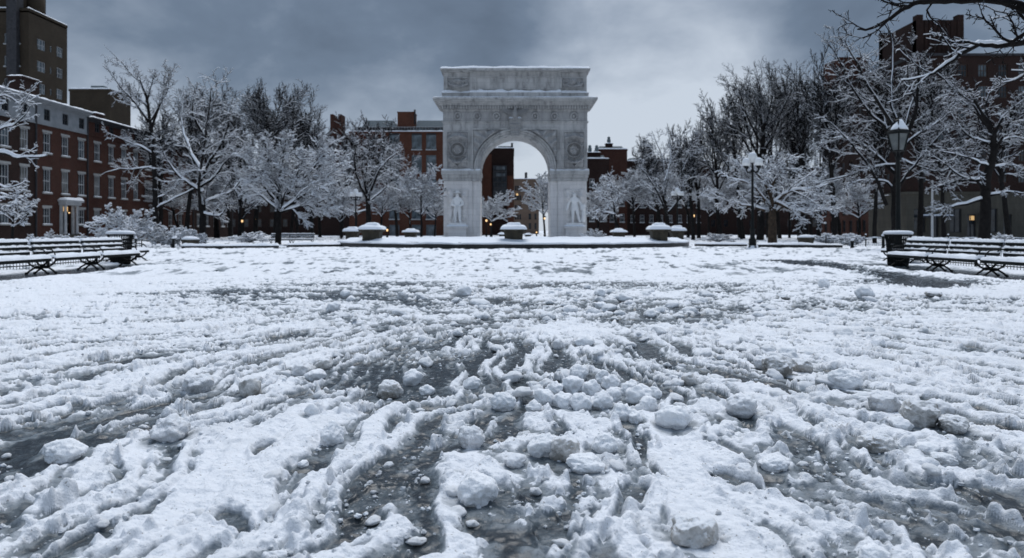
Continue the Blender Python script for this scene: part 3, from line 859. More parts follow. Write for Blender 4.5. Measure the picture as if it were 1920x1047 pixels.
# archivolt
mb = MB()
def ringseg(mb, r0, r1, y0, y1, n=48):
    V = []; F = []
    for k in range(n+1):
        t = math.pi*k/n
        for r, y in ((r0, y0), (r1, y0), (r1, y1), (r0, y1)):
            V.append((-r*math.cos(t), y, ZI+r*math.sin(t)))
    for k in range(n):
        for j in range(4):
            F.append((4*k+j, 4*k+4+j, 4*k+4+(j+1) % 4, 4*k+(j+1) % 4))
    mb.add(V, F, 0, True)
ringseg(mb, RI-.02, RI+.30, -.10, .1); ringseg(mb, RI+.30, RI+.60, -.24, .1); ringseg(mb, RI+.60, RI+.82, -.42, .1)
part(mb, 'archivolt', M['marble_grey'])
mb = MB(); kz0 = az(425); 
mb.box(axx(463), axx(507), -.46, .1, kz0-.1, az(347), tx=-.3, ty=-.1)
for q in range(4):
    zq = kz0+.25+q*.58; mb.tube([(axx(462)-.06*q, -.5-.025*q, zq), (axx(508)+.06*q, -.5-.025*q, zq)], .11, 8)
mb.box(axx(452), axx(518), -.72, .1, az(347), az(340))
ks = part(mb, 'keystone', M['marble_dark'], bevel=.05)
mb = MB(); mb.snow(axx(452), axx(518), -.78, 0, az(340), .22, 9); part(mb, 'snow_cap', M['snow'], ks)
# spandrel frame mouldings
mb = MB()
x0, x1 = axx(262), axx(708)
mb.box(x0, x1, -.3, .05, az(397)+.004, az(389)); mb.box(x0, x0+.16, -.3, .05, ZI+.2, az(397)); mb.box(x1-.16, x1, -.3, .05, ZI+.2, az(397))
part(mb, 'spandrel_frame', M['marble_grey'])
# eagle over the keystone
mb = MB()
ol = [(0, .62), (.22, .40), (.7, .42), (1.25, .58), (1.85, .66), (1.72, .38), (1.5, .10), (1.15, -.10), (.8, -.28), (.55, -.55), (.42, -.95), (0, -1.05)]
zc_ = az(312)
for s in (-1, 1):
    P = [(s*x, z) for x, z in ol]
    n = len(P)
    v = [(x, -.72+.10*abs(x), zc_+z) for x, z in P]+[(x, -.1, zc_+z) for x, z in P]
    f = [tuple(range(n)) if s < 0 else tuple(range(n-1, -1, -1))]+[(k, (k+1) % n, n+(k+1) % n, n+k) for k in range(n)]
    mb.add(v, f)
    for k in range(7):
        t = .35+.2*k
        mb.tube([(s*t, -.76+.1*t, zc_+.40+.05*t), (s*(t*.78+.1), -.80+.08*t, zc_-.62+.42*t*.8)], [.05, .07], 5)
mb.lathe([(.05, -1.0), (.30, -.7), (.36, -.2), (.28, .3), (.16, .55), (.19, .72), (.14, .88), (.02, .95)], 12, (0, -.72, zc_), ay=.8)
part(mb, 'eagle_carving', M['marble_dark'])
# architrave, frieze with wreaths, dentils, cornice
ledge('architrave', M['marble_grey'], 9.83, .14, ztop, az(352), steps=((.5, 0, .55), (1.2, .55, 1)))
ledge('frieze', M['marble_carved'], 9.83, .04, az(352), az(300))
for xz in (188, 288, 388, 588, 688, 788):
    mb = MB(); n = 20
    P = [(axx(xz)+.42*math.cos(2*math.pi*k/n), -.06, az(326)+.5*math.sin(2*math.pi*k/n)) for k in range(n+1)]
    mb.tube(P, .17, 6); mb.ball((axx(xz), -.05, az(326)), .22)
    part(mb, 'wreath', M['marble_carved'])
ledge('bed_moulding', M['marble_grey'], 9.83, .22, az(300), az(290))
mb = MB()
k = -9.95
while k < 9.95:
    mb.box(k, k+.20, -.56, -.22, az(290), az(270)); k += .36
part(mb, 'dentils', M['marble_grey'])
ledge('dentil_band', M['marble_carved'], 9.83, .22, az(290), az(270))
ledge('cornice', M['marble_grey'], 9.85, 1.25, az(270), az(236), steps=((.45, 0, .22), (.62, .22, .42), (.86, .42, .66), (1.0, .66, 1)))
mb = MB(); mb.snow(-11.1, 11.1, -1.25, -.05, az(236), .13, 12, lump=.5, cell=.25, freq=.5, edge=.3); part(mb, 'snow_ledge', M['snow'])
# attic
ledge('attic_base', M['marble_grey'], 10.0, .1, az(236)-.02, az(206))
mb = MB(); mb.box(-6.3, 6.3, -.42, 0, az(233), az(205)); part(mb, 'attic_base_block', M['marble_grey'], bevel=.03)
mb = MB(); mb.snow(-10.1, 10.1, -.14, .32, az(206), .30, 14, lump=.7, cell=.2, freq=.5, edge=.22); mb.snow(-6.3, 6.3, -.42, .05, az(205), .34, 16, lump=.8, cell=.2, freq=.4, edge=.2); part(mb, 'snow_ledge', M['snow'])
mb = MB(); mb.box(-9.78, 9.78, .25, T-.25, az(206)-.02, az(96)); part(mb, 'attic_wall', M['marble_grey'], bevel=.03)
mb = MB(); mb.box(-6.25, 6.25, 0, .3, az(203), az(96))
part(mb, 'inscription_wall', M['marble_grey'], bevel=.03)
mb = MB()
zz0, zz1 = az(188), az(122)
for xa, xb in ((axx(275), axx(390)), (axx(390), axx(595)), (axx(595), axx(700))):
    xa += .12; xb -= .12
    for q in ((xa, xb, zz1-.1, zz1), (xa, xb, zz0, zz0+.1), (xa, xa+.1, zz0+.1, zz1-.1), (xb-.1, xb, zz0+.1, zz1-.1)):
        mb.box(q[0], q[1], -.2, .04, q[2], q[3])
part(mb, 'inscription_frame', M['marble_grey'])
for s in (-1, 1):
    cx = axx(190) if s < 0 else axx(782)
    def fa(X, Z, cx=cx):
        cz = az(153)
        return np.exp(-(np.hypot(X-cx, Z-cz-.1)/.42)**2)*1.2+np.exp(-((Z-(cz-.55+.25*(X-cx)**2))/.15)**2)*.8+.35*(.5+noise2(X*3, Z*3, 58))
    relief(cx-1.45, cx+1.45, az(178), az(130), .25, .8, fa, arch, 'attic_carving', M['marble_carved'])
    mb = MB()
    for q in ((cx-1.6, cx+1.6, az(130), az(130)+.12), (cx-1.6, cx+1.6, az(178)-.12, az(178)), (cx-1.6, cx-1.45, az(178), az(130)), (cx+1.45, cx+1.6, az(178), az(130))):
        mb.box(q[0], q[1], .0, .3, q[2]+.001, q[3]-.001)
    part(mb, 'attic_frame', M['marble_grey'])
ledge('attic_cornice', M['marble_grey'], 9.72, .48, az(98), az(82), steps=((.35, 0, .3), (.7, .3, .6), (1, .6, 1)))
mb = MB(); mb.box(-6.4, 6.4, -.66, -.48, az(95), az(82)); part(mb, 'cornice_break', M['marble_grey'], bevel=.03)
mb = MB(); mb.snow(-10.2, 10.2, -.5, T+.4, az(82), .36, 18, lump=.35, cell=.35, freq=.35, edge=.5); mb.snow(-9.5, 9.4, .8, T-.8, az(82)+.28, .28, 19, lump=.3, cell=.35, freq=.4, edge=.4); part(mb, 'roof_snow', M['snow'])
# statues on pedestals in front of the piers
def skin_figure(name, joints, edges, m, parent, loc, sub=2):
    me = bpy.data.meshes.new(name)
    me.from_pydata([j[:3] for j in joints], edges, [])
    me.materials.append(m)
    o = bpy.data.objects.new(name, me); o.location = loc; link(o, parent)
    sk = o.modifiers.new('skin', 'SKIN'); sk.use_smooth_shade = True
    lay = me.skin_vertices[0] if me.skin_vertices else None
    if lay is None:
        bm = bmesh.new(); bm.from_mesh(me); bm.verts.layers.skin.verify(); bm.to_mesh(me); bm.free(); lay = me.skin_vertices[0]
    for i, j in enumerate(joints):
        r = j[3]; lay.data[i].radius = tuple(1.18*q for q in (r if isinstance(r, tuple) else (r, r)))
        lay.data[i].use_root = i == 0
    s = o.modifiers.new('sub', 'SUBSURF'); s.levels = sub; s.render_levels = sub
    return o
for s, cz in ((-1, 188), (1, 790)):
    cx = axx(cz)
    zt = az(905)
    mb = MB(); mb.box(cx-1.22, cx+1.22, -.95, 0, -.1, zt); mb.box(cx-1.45, cx+1.45, -1.15, 0, zt, zt+.28); 
    pd = part(mb, 'pedestal', M['marble'], bevel=.05)
    mb = MB(); mb.snow(cx-1.5, cx+1.5, -1.18, 0, zt+.28, .22, 25+s, lump=.4); part(mb, 'snow_cap', M['snow'], pd)
    mb = MB(); mb.box(cx-1.15, cx+1.15, -.85, -.0, zt+.38, zt+.75); part(mb, 'plinth', M['statue'], pd)
    zb = zt+.75
    # relief behind the statue
    def fb(X, Z, cx=cx, zb=zb, s=s):
        n_ = .45+.5*noise2(X*1.7+s*5, Z*1.7, 61)+.25*noise2(X*4+s, Z*4, 62)
        h1 = np.exp(-(np.hypot(X-cx-.85, Z-zb-3.55)/.38)**2)+np.exp(-(np.hypot(X-cx+.85, Z-zb-3.4)/.38)**2)
        side = np.exp(-((np.abs(X-cx)-.95)/.4)**2)*sstep(zb+.3, zb+1.2, Z)
        ray = .3*np.sin(np.arctan2(Z-zb-2.6, X-cx)*14)*(np.hypot(X-cx, Z-zb-2.6) > .7)*(Z > zb+1.6)
        return np.clip(n_*.5+h1+side*.6, 0, 1.6)
    relief(cx-1.45, cx+1.45, zb-.2, zb+4.6, 0, .6, fb, arch, 'carved_panel', M['marble'])
    z = zb; y = -.45
    if s < 0:      # cloaked commander, hands folded on a sword hilt, hat
        J = [(0, 0, 1.75, .30), (0, 0, 2.2, (.33, .27)), (0, -.02, 2.75, (.42, .28)), (0, -.02, 3.02, .14), (0, -.05, 3.22, .19), (0, -.06, 3.45, .17),
             (-.2, 0, 1.5, .26), (-.24, -.1, .85, .17), (-.25, -.02, .12, .13), (-.3, -.25, .05, .11),
             (.2, 0, 1.5, .26), (.24, -.02, .85, .17), (.3, .05, .12, .13), (.38, -.18, .05, .11),
             (-.46, 0, 2.72, .2), (-.6, -.08, 2.15, .16), (-.22, -.36, 1.95, .12), (-.05, -.42, 1.92, .10),
             (.46, 0, 2.72, .2), (.6, -.08, 2.15, .16), (.22, -.36, 1.97, .12), (.07, -.42, 1.93, .10)]
    else:          # bare-headed statesman, one arm bent, weight on one leg
        J = [(0, 0, 1.85, .27), (0, .02, 2.25, (.29, .24)), (-.02, 0, 2.75, (.40, .26)), (-.02, -.02, 3.02, .13), (-.03, -.04, 3.24, .18), (-.03, -.03, 3.45, .17),
             (-.16, 0, 1.6, .23), (-.18, -.05, .9, .15), (-.2, 0, .12, .12), (-.26, -.24, .05, .1),
             (.2, 0, 1.6, .23), (.36, -.16, .95, .15), (.55, -.02, .15, .12), (.66, -.22, .06, .1),
             (-.46, .02, 2.7, .18), (-.72, .0, 2.12, .14), (-.85, -.2, 1.6, .11), (-.88, -.25, 1.42, .10),
             (.43, .02, 2.7, .18), (.68, .0, 2.2, .14), (.78, -.28, 1.85, .11), (.74, -.34, 1.74, .10)]
    E = [(0, 1), (1, 2), (2, 3), (3, 4), (4, 5), (0, 6), (6, 7), (7, 8), (8, 9), (0, 10), (10, 11), (11, 12), (12, 13), (2, 14), (14, 15), (15, 16), (16, 17), (2, 18), (18, 19), (19, 20), (20, 21)]
    st = skin_figure('statue', J, E, M['statue'], arch, (cx, y, z)); st.scale = (1.22, 1.22, 1.16)
    mb = MB()
    if s < 0:
        mb.lathe([(.34, 0), (.36, .05), (.2, .1), (.19, .24), (.1, .3)], 14, (0, -.05, 3.46), ax=1.25); hat = part(mb, 'hat', M['statue'], st)
        mb = MB(); mb.tube([(-.02, -.46, 1.95), (-.28, -.42, 1.1), (-.5, -.4, .1)], [.06, .05, .03], 8); part(mb, 'sword', M['statue'], st)
        mb = MB()
        rows = []
        n = 15
        for iz, (zz, w, dpt) in enumerate(((2.98, .30, .18), (2.7, .56, .3), (2.2, .70, .36), (1.6, .76, .38), (1.0, .80, .36), (.35, .82, .34))):
            for k in range(n):
                a = math.pi*k/(n-1)
                rr = 1+.07*math.sin(k*2.4+iz*.4)*(iz > 1)
                rows.append((-w*math.cos(a)*rr, .02+dpt*math.sin(a)*rr-.12*(iz < 3), zz))
        F = [(i*n+k, i*n+k+1, (i+1)*n+k+1, (i+1)*n+k) for i in range(5) for k in range(n-1)]
        mb.add(rows, F, 0, True); cl = part(mb, 'cloak', M['statue'], st)
        so = cl.modifiers.new('thick', 'SOLIDIFY'); so.thickness = .08
    else:
        mb = MB(); mb.ball((.95, -.2, 1.75), .36, nu=12, nv=8, sz=1.15); mb.tube([(.95, -.2, 1.9), (1.0, -.1, .9), (.9, 0, .1)], [.25, .22, .3], 8); part(mb, 'draped_stand', M['statue'], st)
        mb = MB(); n = 15; rows = []
        for iz, (zz, w, dpt) in enumerate(((2.85, .46, .22), (2.2, .40, .26), (1.6, .48, .34), (1.1, .62, .40))):
            for k in range(n):
                a = math.pi*k/(n-1); rr = 1+.06*math.sin(k*2.2+iz)
                rows.append((-w*math.cos(a)*rr, .05+dpt*math.sin(a)*rr, zz))
        F = [(i*n+k, i*n+k+1, (i+1)*n+k+1, (i+1)*n+k) for i in range(3) for k in range(n-1)]
        mb.add(rows, F, 0, True); cl = part(mb, 'coat', M['statue'], st)
        so = cl.modifiers.new('thick', 'SOLIDIFY'); so.thickness = .07
# ------------------------------------------------------------------ buildings
def facade(mb, O, U, Wd, z0, z1, ops, depth=.2, mi=0, mi_rev=None):
    """wall face from O along U (outward normal = U turned clockwise) with rectangular openings and their reveals.
    ops: (u0, u1, za, zb)"""
    U = np.array([U[0], U[1]], float); Nn = np.array([U[1], -U[0]])
    us = sorted(set([0, Wd]+[o[0] for o in ops]+[o[1] for o in ops])); us = [u for u in us if -1e-6 <= u <= Wd+1e-6]
    zs = sorted(set([z0, z1]+[o[2] for o in ops]+[o[3] for o in ops]))
    def P(u, z, d=0):
        return (O[0]+U[0]*u-Nn[0]*d, O[1]+U[1]*u-Nn[1]*d, z)
    V = []; F = []
    for i in range(len(us)-1):
        um = (us[i]+us[i+1])/2
        zrun = None
        for j in range(len(zs)-1):
            zm = (zs[j]+zs[j+1])/2
            hole = any(o[0] < um < o[1] and o[2] < zm < o[3] for o in ops)
            if not hole:
                b = len(V)
                V += [P(us[i], zs[j]), P(us[i+1], zs[j]), P(us[i+1], zs[j+1]), P(us[i], zs[j+1])]
                F.append((b, b+1, b+2, b+3))
    mb.add(V, F, mi)
    V = []; F = []
    for (u0, u1, za, zb) in ops:
        b = len(V)
        V += [P(u0, za), P(u1, za), P(u1, zb), P(u0, zb), P(u0, za, depth), P(u1, za, depth), P(u1, zb, depth), P(u0, zb, depth)]
        F += [(b, b+4, b+5, b+1), (b+1, b+5, b+6, b+2), (b+2, b+6, b+7, b+3), (b+3, b+7, b+4, b)]
    mb.add(V, F, mi if mi_rev is None else mi_rev)
WIN = {}
def window(parent, O, U, u0, u1, za, zb, depth=.2, kind='sash', glass='glass', frame='white_paint', sill=True, lintel=False, sillm='sill_stone'):
    """window > frame, sill, lintel; u along the wall"""
    w, h = round(u1-u0, 2), round(zb-za, 2)
    key = (w, h, depth, kind, glass, frame, sill, lintel)
    if key not in WIN:
        mb = MB(); mb.box(.0, w, depth-.035, depth+.03, 0, h)
        pane = mb.build('window', M[glass])
        ch = []
        mb = MB(); f = .085; y0, y1 = depth-.12, depth-.03
        mb.box(0, f, y0, y1, 0, h); mb.box(w-f, w, y0, y1, 0, h); mb.box(f, w-f, y0, y1, h-f, h); mb.box(f, w-f, y0, y1, 0, f)
        if kind in ('sash', 'cross'): mb.box(f, w-f, y0+.01, y1, h/2-.04, h/2+.04)
        if kind == 'sash':
            for q in (1/3, 2/3): mb.box(w*q-.018, w*q+.018, y0+.02, y1-.01, f, h-f)
        if kind in ('double', 'cross'): mb.box(w/2-.05, w/2+.05, y0+.01, y1, f, h-f)
        if kind == 'triple':
            for q in (.3, .7): mb.box(w*q-.05, w*q+.05, y0+.01, y1, f, h-f)
            mb.box(f, w-f, y0+.02, y1-.01, h*.45-.04, h*.45+.04)
        fr = mb.build('frame', M[frame], pane)
        if sill:
            mb = MB(); mb.box(-.1, w+.1, -.14, depth-.13, -.16, -.002); mb.build('sill', M[sillm], pane)
            mb = MB(); mb.snow(-.1, w+.1, -.14, 0, -.002, .07, w); mb.build('sill_snow', M['snow'], pane)
        if lintel:
            mb = MB(); mb.box(-.12, w+.12, -.05, .0, h+.002, h+.26); mb.build('lintel', M[sillm], pane)
        WIN[key] = pane; o = pane
    else:
        o = copy_tree(WIN[key])
    U = np.array(U, float)
    o.parent = parent
    o.location = (O[0]+U[0]*u0, O[1]+U[1]*u0, za)
    o.rotation_euler = (0, 0, math.atan2(U[1], U[0]))
    return o
M['glass_blind'] = glass_mat('window_glass_blind', (.09, .09, .085), .3, .4)
M['sill_stone'] = mat('sill_stone', (.34, .34, .33), (.25, .25, .245), scale=2, rough=.8)
M['brick_red'] = brick_mat('brick_red', (.078, .024, .014), (.052, .017, .011), (.10, .075, .065))
M['brick_dark'] = brick_mat('brick_dark', (.036, .016, .012), (.024, .012, .010), (.05, .04, .036))
M['brick_brown'] = brick_mat('brick_brown', (.062, .046, .031), (.044, .034, .024), (.05, .043, .035))
M['brick_tan'] = brick_mat('brick_tan', (.25, .17, .125), (.20, .14, .105), (.13, .11, .09))
M['brick_orange'] = brick_mat('brick_orange', (.13, .042, .023), (.092, .031, .019), (.13, .09, .07))
M['frieze_white'] = mat('white_painted_frieze', (.27, .285, .30), (.20, .215, .23), scale=1.2, rough=.8)
M['cornice_dark'] = mat('cornice_dark', (.045, .045, .05), (.025, .025, .028), scale=2, rough=.7)
M['slate'] = mat('slate', (.15, .18, .19), (.10, .125, .135), scale=3, rough=.6, stretch=(1, 1, 8))
M['brownstone'] = mat('brownstone', (.085, .05, .035), (.05, .032, .024), scale=1.5, rough=.9, bump=.3)
M['limestone'] = stone_mat('limestone', (.10, .09, .07), (.075, .068, .054), stain=.35)
M['black_door'] = mat('black_door', (.012, .013, .014), (.008, .008, .009), scale=3, rough=.4)

# --- row houses along the left side: their fronts look across the plaza (+x)
HX = -50.0
def row_house(d0, d1, wins, brick, label, frieze, top=14.9, door=None, extra_storey=True, deep=11):
    root = empty('row_house', (HX, d0, 0), 0, label, 'house', 'row houses beside the square')
    Wd = d1-d0
    ops = []
    rows = ((1.85, 3.6), (5.25, 7.75), (9.5, 11.65))
    for i, wd in enumerate(wins):
        u = wd-d0
        for r, (za, zb) in enumerate(rows):
            if door is not None and r == 0 and abs(wd-door) < 1.0: continue
            ops.append((u-.62, u+.62, za, zb))
    fz0, fz1 = (12.55, top-.35)
    aops = [(wd-d0-.5, wd-d0+.5, 12.98, 14.2) for wd in wins] if extra_storey else []
    dop = [(door-d0-.75, door-d0+.75, .75, 3.9)] if door is not None else []
    mb = MB()
    facade(mb, (0, 0), (0, 1), Wd, -.2, fz0, ops+dop, .22)
    # party walls and back
    V = [(0, 0, -.2), (-deep, 0, -.2), (-deep, 0, top), (0, 0, top), (0, Wd, -.2), (-deep, Wd, -.2), (-deep, Wd, top), (0, Wd, top)]
    mb.add(V, [(1, 0, 3, 2), (4, 5, 6, 7), (5, 1, 2, 6)])
    mb.build('wall', brick, root)
    mb = MB(); facade(mb, (.03, 0), (0, 1), Wd, fz0+.002, fz1, aops, .2)
    mb.box(-.1, .10, 0, Wd, fz0-.12, fz0)
    mb.build('frieze', M['frieze_white'] if frieze else brick, root)
    mb = MB()
    mb.box(-.2, .25, -.02, Wd+.02, fz1, fz1+.16); mb.box(-.2, .5, -.02, Wd+.02, fz1+.16, fz1+.34); mb.box(-.2, .7, -.02, Wd+.02, fz1+.34, fz1+.48)
    cn = mb.build('cornice', M['frieze_white'] if frieze else M['cornice_dark'], root)
    mb = MB(); mb.snow(-.2, .7, 0, Wd, fz1+.48, .16, d0, cell=.3, edge=.25); mb.build('snow_ledge', M['snow'], cn)
    mb = MB(); mb.box(-deep, -.2, 0, Wd, top-.3, top+.05); rf = mb.build('roof', M['cornice_dark'], root)
    mb = MB(); mb.snow(-deep, -.2, 0, Wd, top+.05, .16, d0+2, cell=.7, edge=.4); mb.build('roof_snow', M['snow'], rf)
    rr = random.Random(int(d0*10))
    for (u0, u1, za, zb) in ops: window(root, (0, 0), (0, 1), u0, u1, za, zb, .22, 'sash', rr.choice(['glass', 'glass', 'glass_light', 'glass_blind']), lintel=True)
    for (u0, u1, za, zb) in aops: window(root, (.03, 0), (0, 1), u0, u1, za, zb, .2, 'cross', 'glass', 'cornice_dark', sill=False)
    if door is not None:
        u = door-d0
        mb = MB(); mb.box(-.26, -.16, u-.6, u+.6, .75, 3.3); dr = mb.build('door', M['black_door'], root)
        mb = MB(); mb.box(-.24, -.15, u-.5, u+.5, 3.32, 3.85); mb.build('transom_light', M['lit'], dr)
        mb = MB(); mb.ball((-.12, u+.4, 1.9), .06); mb.build('handle', M['sill_stone'], dr)
        mb = MB()
        for q in (-1, 1):
            mb.lathe([(.2, .7), (.2, .95), (.15, 1.0), (.13, 3.75), (.2, 3.85), (.2, 4.0)], 12, (.55, u+q*1.0, 0)); mb.box(.02, .16, u+q*1.0-.2, u+q*1.0+.2, .7, 4.0)
        mb.box(.02, .85, u-1.35, u+1.35, 4.0, 4.35); mb.box(.02, 1.05, u-1.5, u+1.5, 4.35, 4.55)
        po = mb.build('portico', M['white_paint'], root)
        mb = MB(); mb.snow(.02, 1.08, u-1.52, u+1.52, 4.55, .3, 3); mb.build('snow_cap', M['snow'], po)
        mb = MB()
        for k in range(4): mb.box(0.9+.32*k, 1.2+.32*k+.02, u-1.2, u+1.2, -.2, .7-.18*k)
        mb.box(.02, .9, u-1.2, u+1.2, -.2, .72)
        mb.build('stoop', M['limestone'], root)
        mb = MB(); mb.ball((.5, u-.3, 3.15), .08); mb.build('porch_light', M['lamp_glow'], po)
    mb = MB(); mb.box(.02, .16, Wd-.14, Wd-.02, 0, fz1); mb.build('downpipe', M['cornice_dark'], root)
    return root
def chimney(root, x, u, z, w=.9, l=1.6, h=2.0, brick=None):
    mb = MB(); mb.box(x-w/2, x+w/2, u-l/2, u+l/2, z-1, z+h); mb.box(x-w/2-.1, x+w/2+.1, u-l/2-.1, u+l/2+.1, z+h, z+h+.2)
    c = mb.build('chimney', brick or M['brick_dark'], root)
    mb = MB(); mb.snow(x-w/2-.1, x+w/2+.1, u-l/2-.1, u+l/2+.1, z+h+.2, .2, u); mb.build('snow_cap', M['snow'], c)
h1 = row_house(55.0, 63.0, [56.4, 59.0, 61.6], M['brick_dark'], 'dark brick row house at the near end, cut by the left edge of the photo', True)
h2 = row_house(63.0, 71.7, [64.5, 67.3, 70.0], M['brick_dark'], 'brown brick row house with a pale attic, behind a small bare tree', True)
h3 = row_house(71.7, 80.4, [73.4, 76.4, 79.3], M['brick_red'], 'red brick row house with a white columned doorway and pale attic storey', True, door=76.6)
h4 = row_house(80.4, 95.2, [82.3, 85.2, 88.0, 90.8, 93.6], M['brick_red'], 'wide red brick row house without a pale attic, behind the snowy shrub', False, top=14.4)
h5 = row_house(95.2, 107, [97, 100, 103, 105.5], M['brick_red'], 'red brick row house behind the large bare tree with two forked limbs', False, top=13.9)
h6 = row_house(107, 122, [109, 112, 115, 118, 120.5], M['brick_dark'], 'dark brick row house at the far end of the row, behind the bent snowy limb', False, top=13.6)
chimney(h2, -6.0, 6.6, 15, 1.5, 2.0, 1.2); chimney(h3, -3.4, 3.0, 15, 1.6, 2.6, 2.6)
chimney(h3, -2.5, 8.2, 14.6, .7, 1.0, .7); chimney(h4, -2.5, 6, 14.5, .8, 1.6, 1.2); chimney(h5, -2.5, 5, 14, .8, 1.6, 1.2)

# --- tall brown apartment tower behind the row houses
def tower_left():
    root = empty('apartment_tower', (-92, 130, 0), 0, 'tall brown brick apartment tower with pale windows rising behind the row houses', 'tower block')
    top = 43.0
    mb = MB()
    fo, so = [], []
    # front (faces the plaza): x from -28 to 0 ; side: y from 0 to 11.2
    zs = [top-6.3-4.28*k for k in range(8)]
    for z in zs:
        for u in (2, 7.5, 13, 18.6, 23.3): fo.append((u, u+1.9, z, z+2.0))
        fo.append((25.75, 26.35, z, z+2.4))
    for z in zs:
        so.append((2.3, 4.6, z-.3, z+1.7)); so.append((5.9, 6.5, z, z+1.2)); so.append((7.9, 9.8, z-.3, z+1.7))
    facade(mb, (-28, 0), (1, 0), 28, -.2, top, fo, .25)
    facade(mb, (0, 0), (0, 1), 11.2, -.2, top, so, .25)
    mb.add([(-28, 0, -.2), (-28, 11.2, -.2), (-28, 11.2, top), (-28, 0, top), (0, 11.2, -.2), (0, 11.2, top), ], [(1, 0, 3, 2), (4, 1, 2, 5), (3, 0, 1, 2)])
    mb.box(-28, 0, .0, 11.2, top-.3, top-.02)
    mb.build('wall', M['brick_brown'], root)
    mb = MB(); mb.box(-3.65, -1.75, -.9, 1, -.2, top+9); mb.build('corner_pier', M['cornice_dark'], root)
    mb = MB(); mb.box(-30, -3.7, -.1, .3, top, top+.5); mb.box(-1.7, .1, -.1, .3, top, top+.5); mb.box(-.3, .1, .3, 11.2, top, top+.5)
    pp = mb.build('parapet', M['brick_brown'], root)
    mb = MB(); mb.snow(-.35, .15, -.1, 11.2, top+.5, .2, 3, cell=.3, edge=.2); mb.snow(-28, -3.7, -.15, .35, top+.5, .25, 3, cell=.4, edge=.2); mb.build('snow_ledge', M['snow'], pp)
    mb = MB(); mb.box(-27, -3.6, 1.5, 10, top, top+6); mb.build('penthouse', M['brick_brown'], root)
    mb = MB(); mb.lathe([(1.5, 0), (1.5, 3.6), (1.3, 3.8)], 18, (-1.6, 4.2, top)); mb.build('roof_tank_house', M['brick_brown'], root)
    for k in range(0, 9):
        mb = None
    rr = random.Random(4)
    for o in fo:
        if o[0] < 17: continue
        window(root, (-28, 0), (1, 0), *o, .25, 'double' if o[1]-o[0] > 1 else 'plain', rr.choice(['glass', 'glass_light']), 'white_paint', sill=True)
    for o in so:
        window(root, (0, 0), (0, 1), *o, .25, 'triple' if o[1]-o[0] > 1 else 'plain', rr.choice(['glass', 'glass_light', 'glass_light']), 'white_paint', sill=False)
    return root
tower_left()
def simple_block(name, label, x0, x1, d0, d1, top, brick, wins_front=(), wins_side=(), side=None, cat='building', snow=True, wk='double', glass='glass', frame='white_paint', sill=True, group=None):
    """box building; wins_front: (u0,u1,za,zb) measured along the front from x0; wins_side along the visible side wall from its start"""
    root = empty(name, (x0, d0, 0), 0, label, cat, group)
    w, dp = x1-x0, d1-d0
    mb = MB()
    facade(mb, (0, 0), (1, 0), w, -.2, top, list(wins_front), .22)
    rs = (w, 0) if side == 'right' else (0, dp)
    Us = (0, 1) if side == 'right' else (0, -1)
    facade(mb, rs, Us, dp, -.2, top, list(wins_side) if side else [], .22)
    xo = 0 if side == 'right' else w
    mb.add([(xo, 0, -.2), (xo, dp, -.2), (xo, dp, top), (xo, 0, top), (w-xo, dp, -.2), (w-xo, dp, top)], [(0, 1, 2, 3) if side != 'right' else (3, 2, 1, 0), (1, 4, 5, 2)])
    mb.build('wall', brick, root)
    mb = MB(); mb.box(.02, w-.02, .02, dp-.02, top-.4, top-.05); rf = mb.build('roof', M['cornice_dark'], root)
    mb = MB()
    for q in ((-.1, w+.1, -.12, .25), (-.1, w+.1, dp-.25, dp+.1), (-.1, .25, .25, dp-.25), (w-.25, w+.1, .25, dp-.25)): mb.box(q[0], q[1], q[2], q[3], top, top+.35)
    pp = mb.build('parapet', brick, root)
    if snow:
        mb = MB(); mb.snow(-.1, w+.1, -.12, .25, top+.35, .22, x0, cell=.4, edge=.18); mb.snow(.2, w-.2, .2, dp-.2, top-.05, .35, x0, cell=.9, edge=.5); mb.build('snow_ledge', M['snow'], pp)
    for o in wins_front: window(root, (0, 0), (1, 0), *o, .22, wk, glass, frame, sill=sill)
    for o in wins_side: window(root, rs, Us, *o, .22, wk, glass, frame, sill=sill)
    return root
# low brown block between tower and trees
b = simple_block('apartment_building', 'low plain brown brick block with a flat roof, beside the tall tower', -71.3, -64.8, 110, 116, 23.6, M['brick_brown'], snow=True)
mb = MB(); mb.box(2.2, 4.3, 2, 4, 23.6, 24.9); mb.build('roof_hatch', M['slate'], b)
# --- red brick building left of the arch
D3 = 150.0
def bx3(px): return (px-960)/1280*D3
def bz3(py): return 1.2+(432-py)*D3/1280
x0, x1 = bx3(655), bx3(880)
root = None
wf = []
for r in range(5):
    za = bz3(281)-5.1*r
    for px in (730, 772, 799, 840):
        wf.append((bx3(px)-x0, bx3(px)-x0+2.2, za, za+3.9))
b3 = simple_block('apartment_building', 'orange red brick apartment house with a set back grey roof, left of the arch', x0, x1, D3, D3+18, bz3(250), M['brick_orange'], wf, snow=True, wk='double', glass='glass_light', frame='slate')
zt = bz3(250)
mb = MB(); mb.box(.5, x1-x0-.5, 2.5, 15, zt, bz3(236))
pt = mb.build('penthouse', M['cornice_dark'], b3)
for px in (770, 781, 790, 803, 820): 
    mb = MB(); u = bx3(px)-x0; mb.box(u, u+.9, 2.38, 2.48, zt+.3, bz3(238)); mb.build('window', M['glass_light'], pt)
mb = MB()
for px0, px1 in ((674, 742), (778, 880)):
    u0, u1 = bx3(px0)-x0, bx3(px1)-x0
    mb.box(u0, u1, 2.0, 15, bz3(236), bz3(222), tx=1.1 if px0 == 674 else .1, ty=1.2)
mb.build('mansard_roof', M['slate'], b3)
mb = MB(); u0, u1 = bx3(743)-x0, bx3(774)-x0; mb.box(u0, u1, 1.6, 6, bz3(236), bz3(209)); mb.box(u0-.1, u1+.1, 1.5, 6.1, bz3(209), bz3(207.5)); ch = mb.build('chimney', M['brick_orange'], b3)
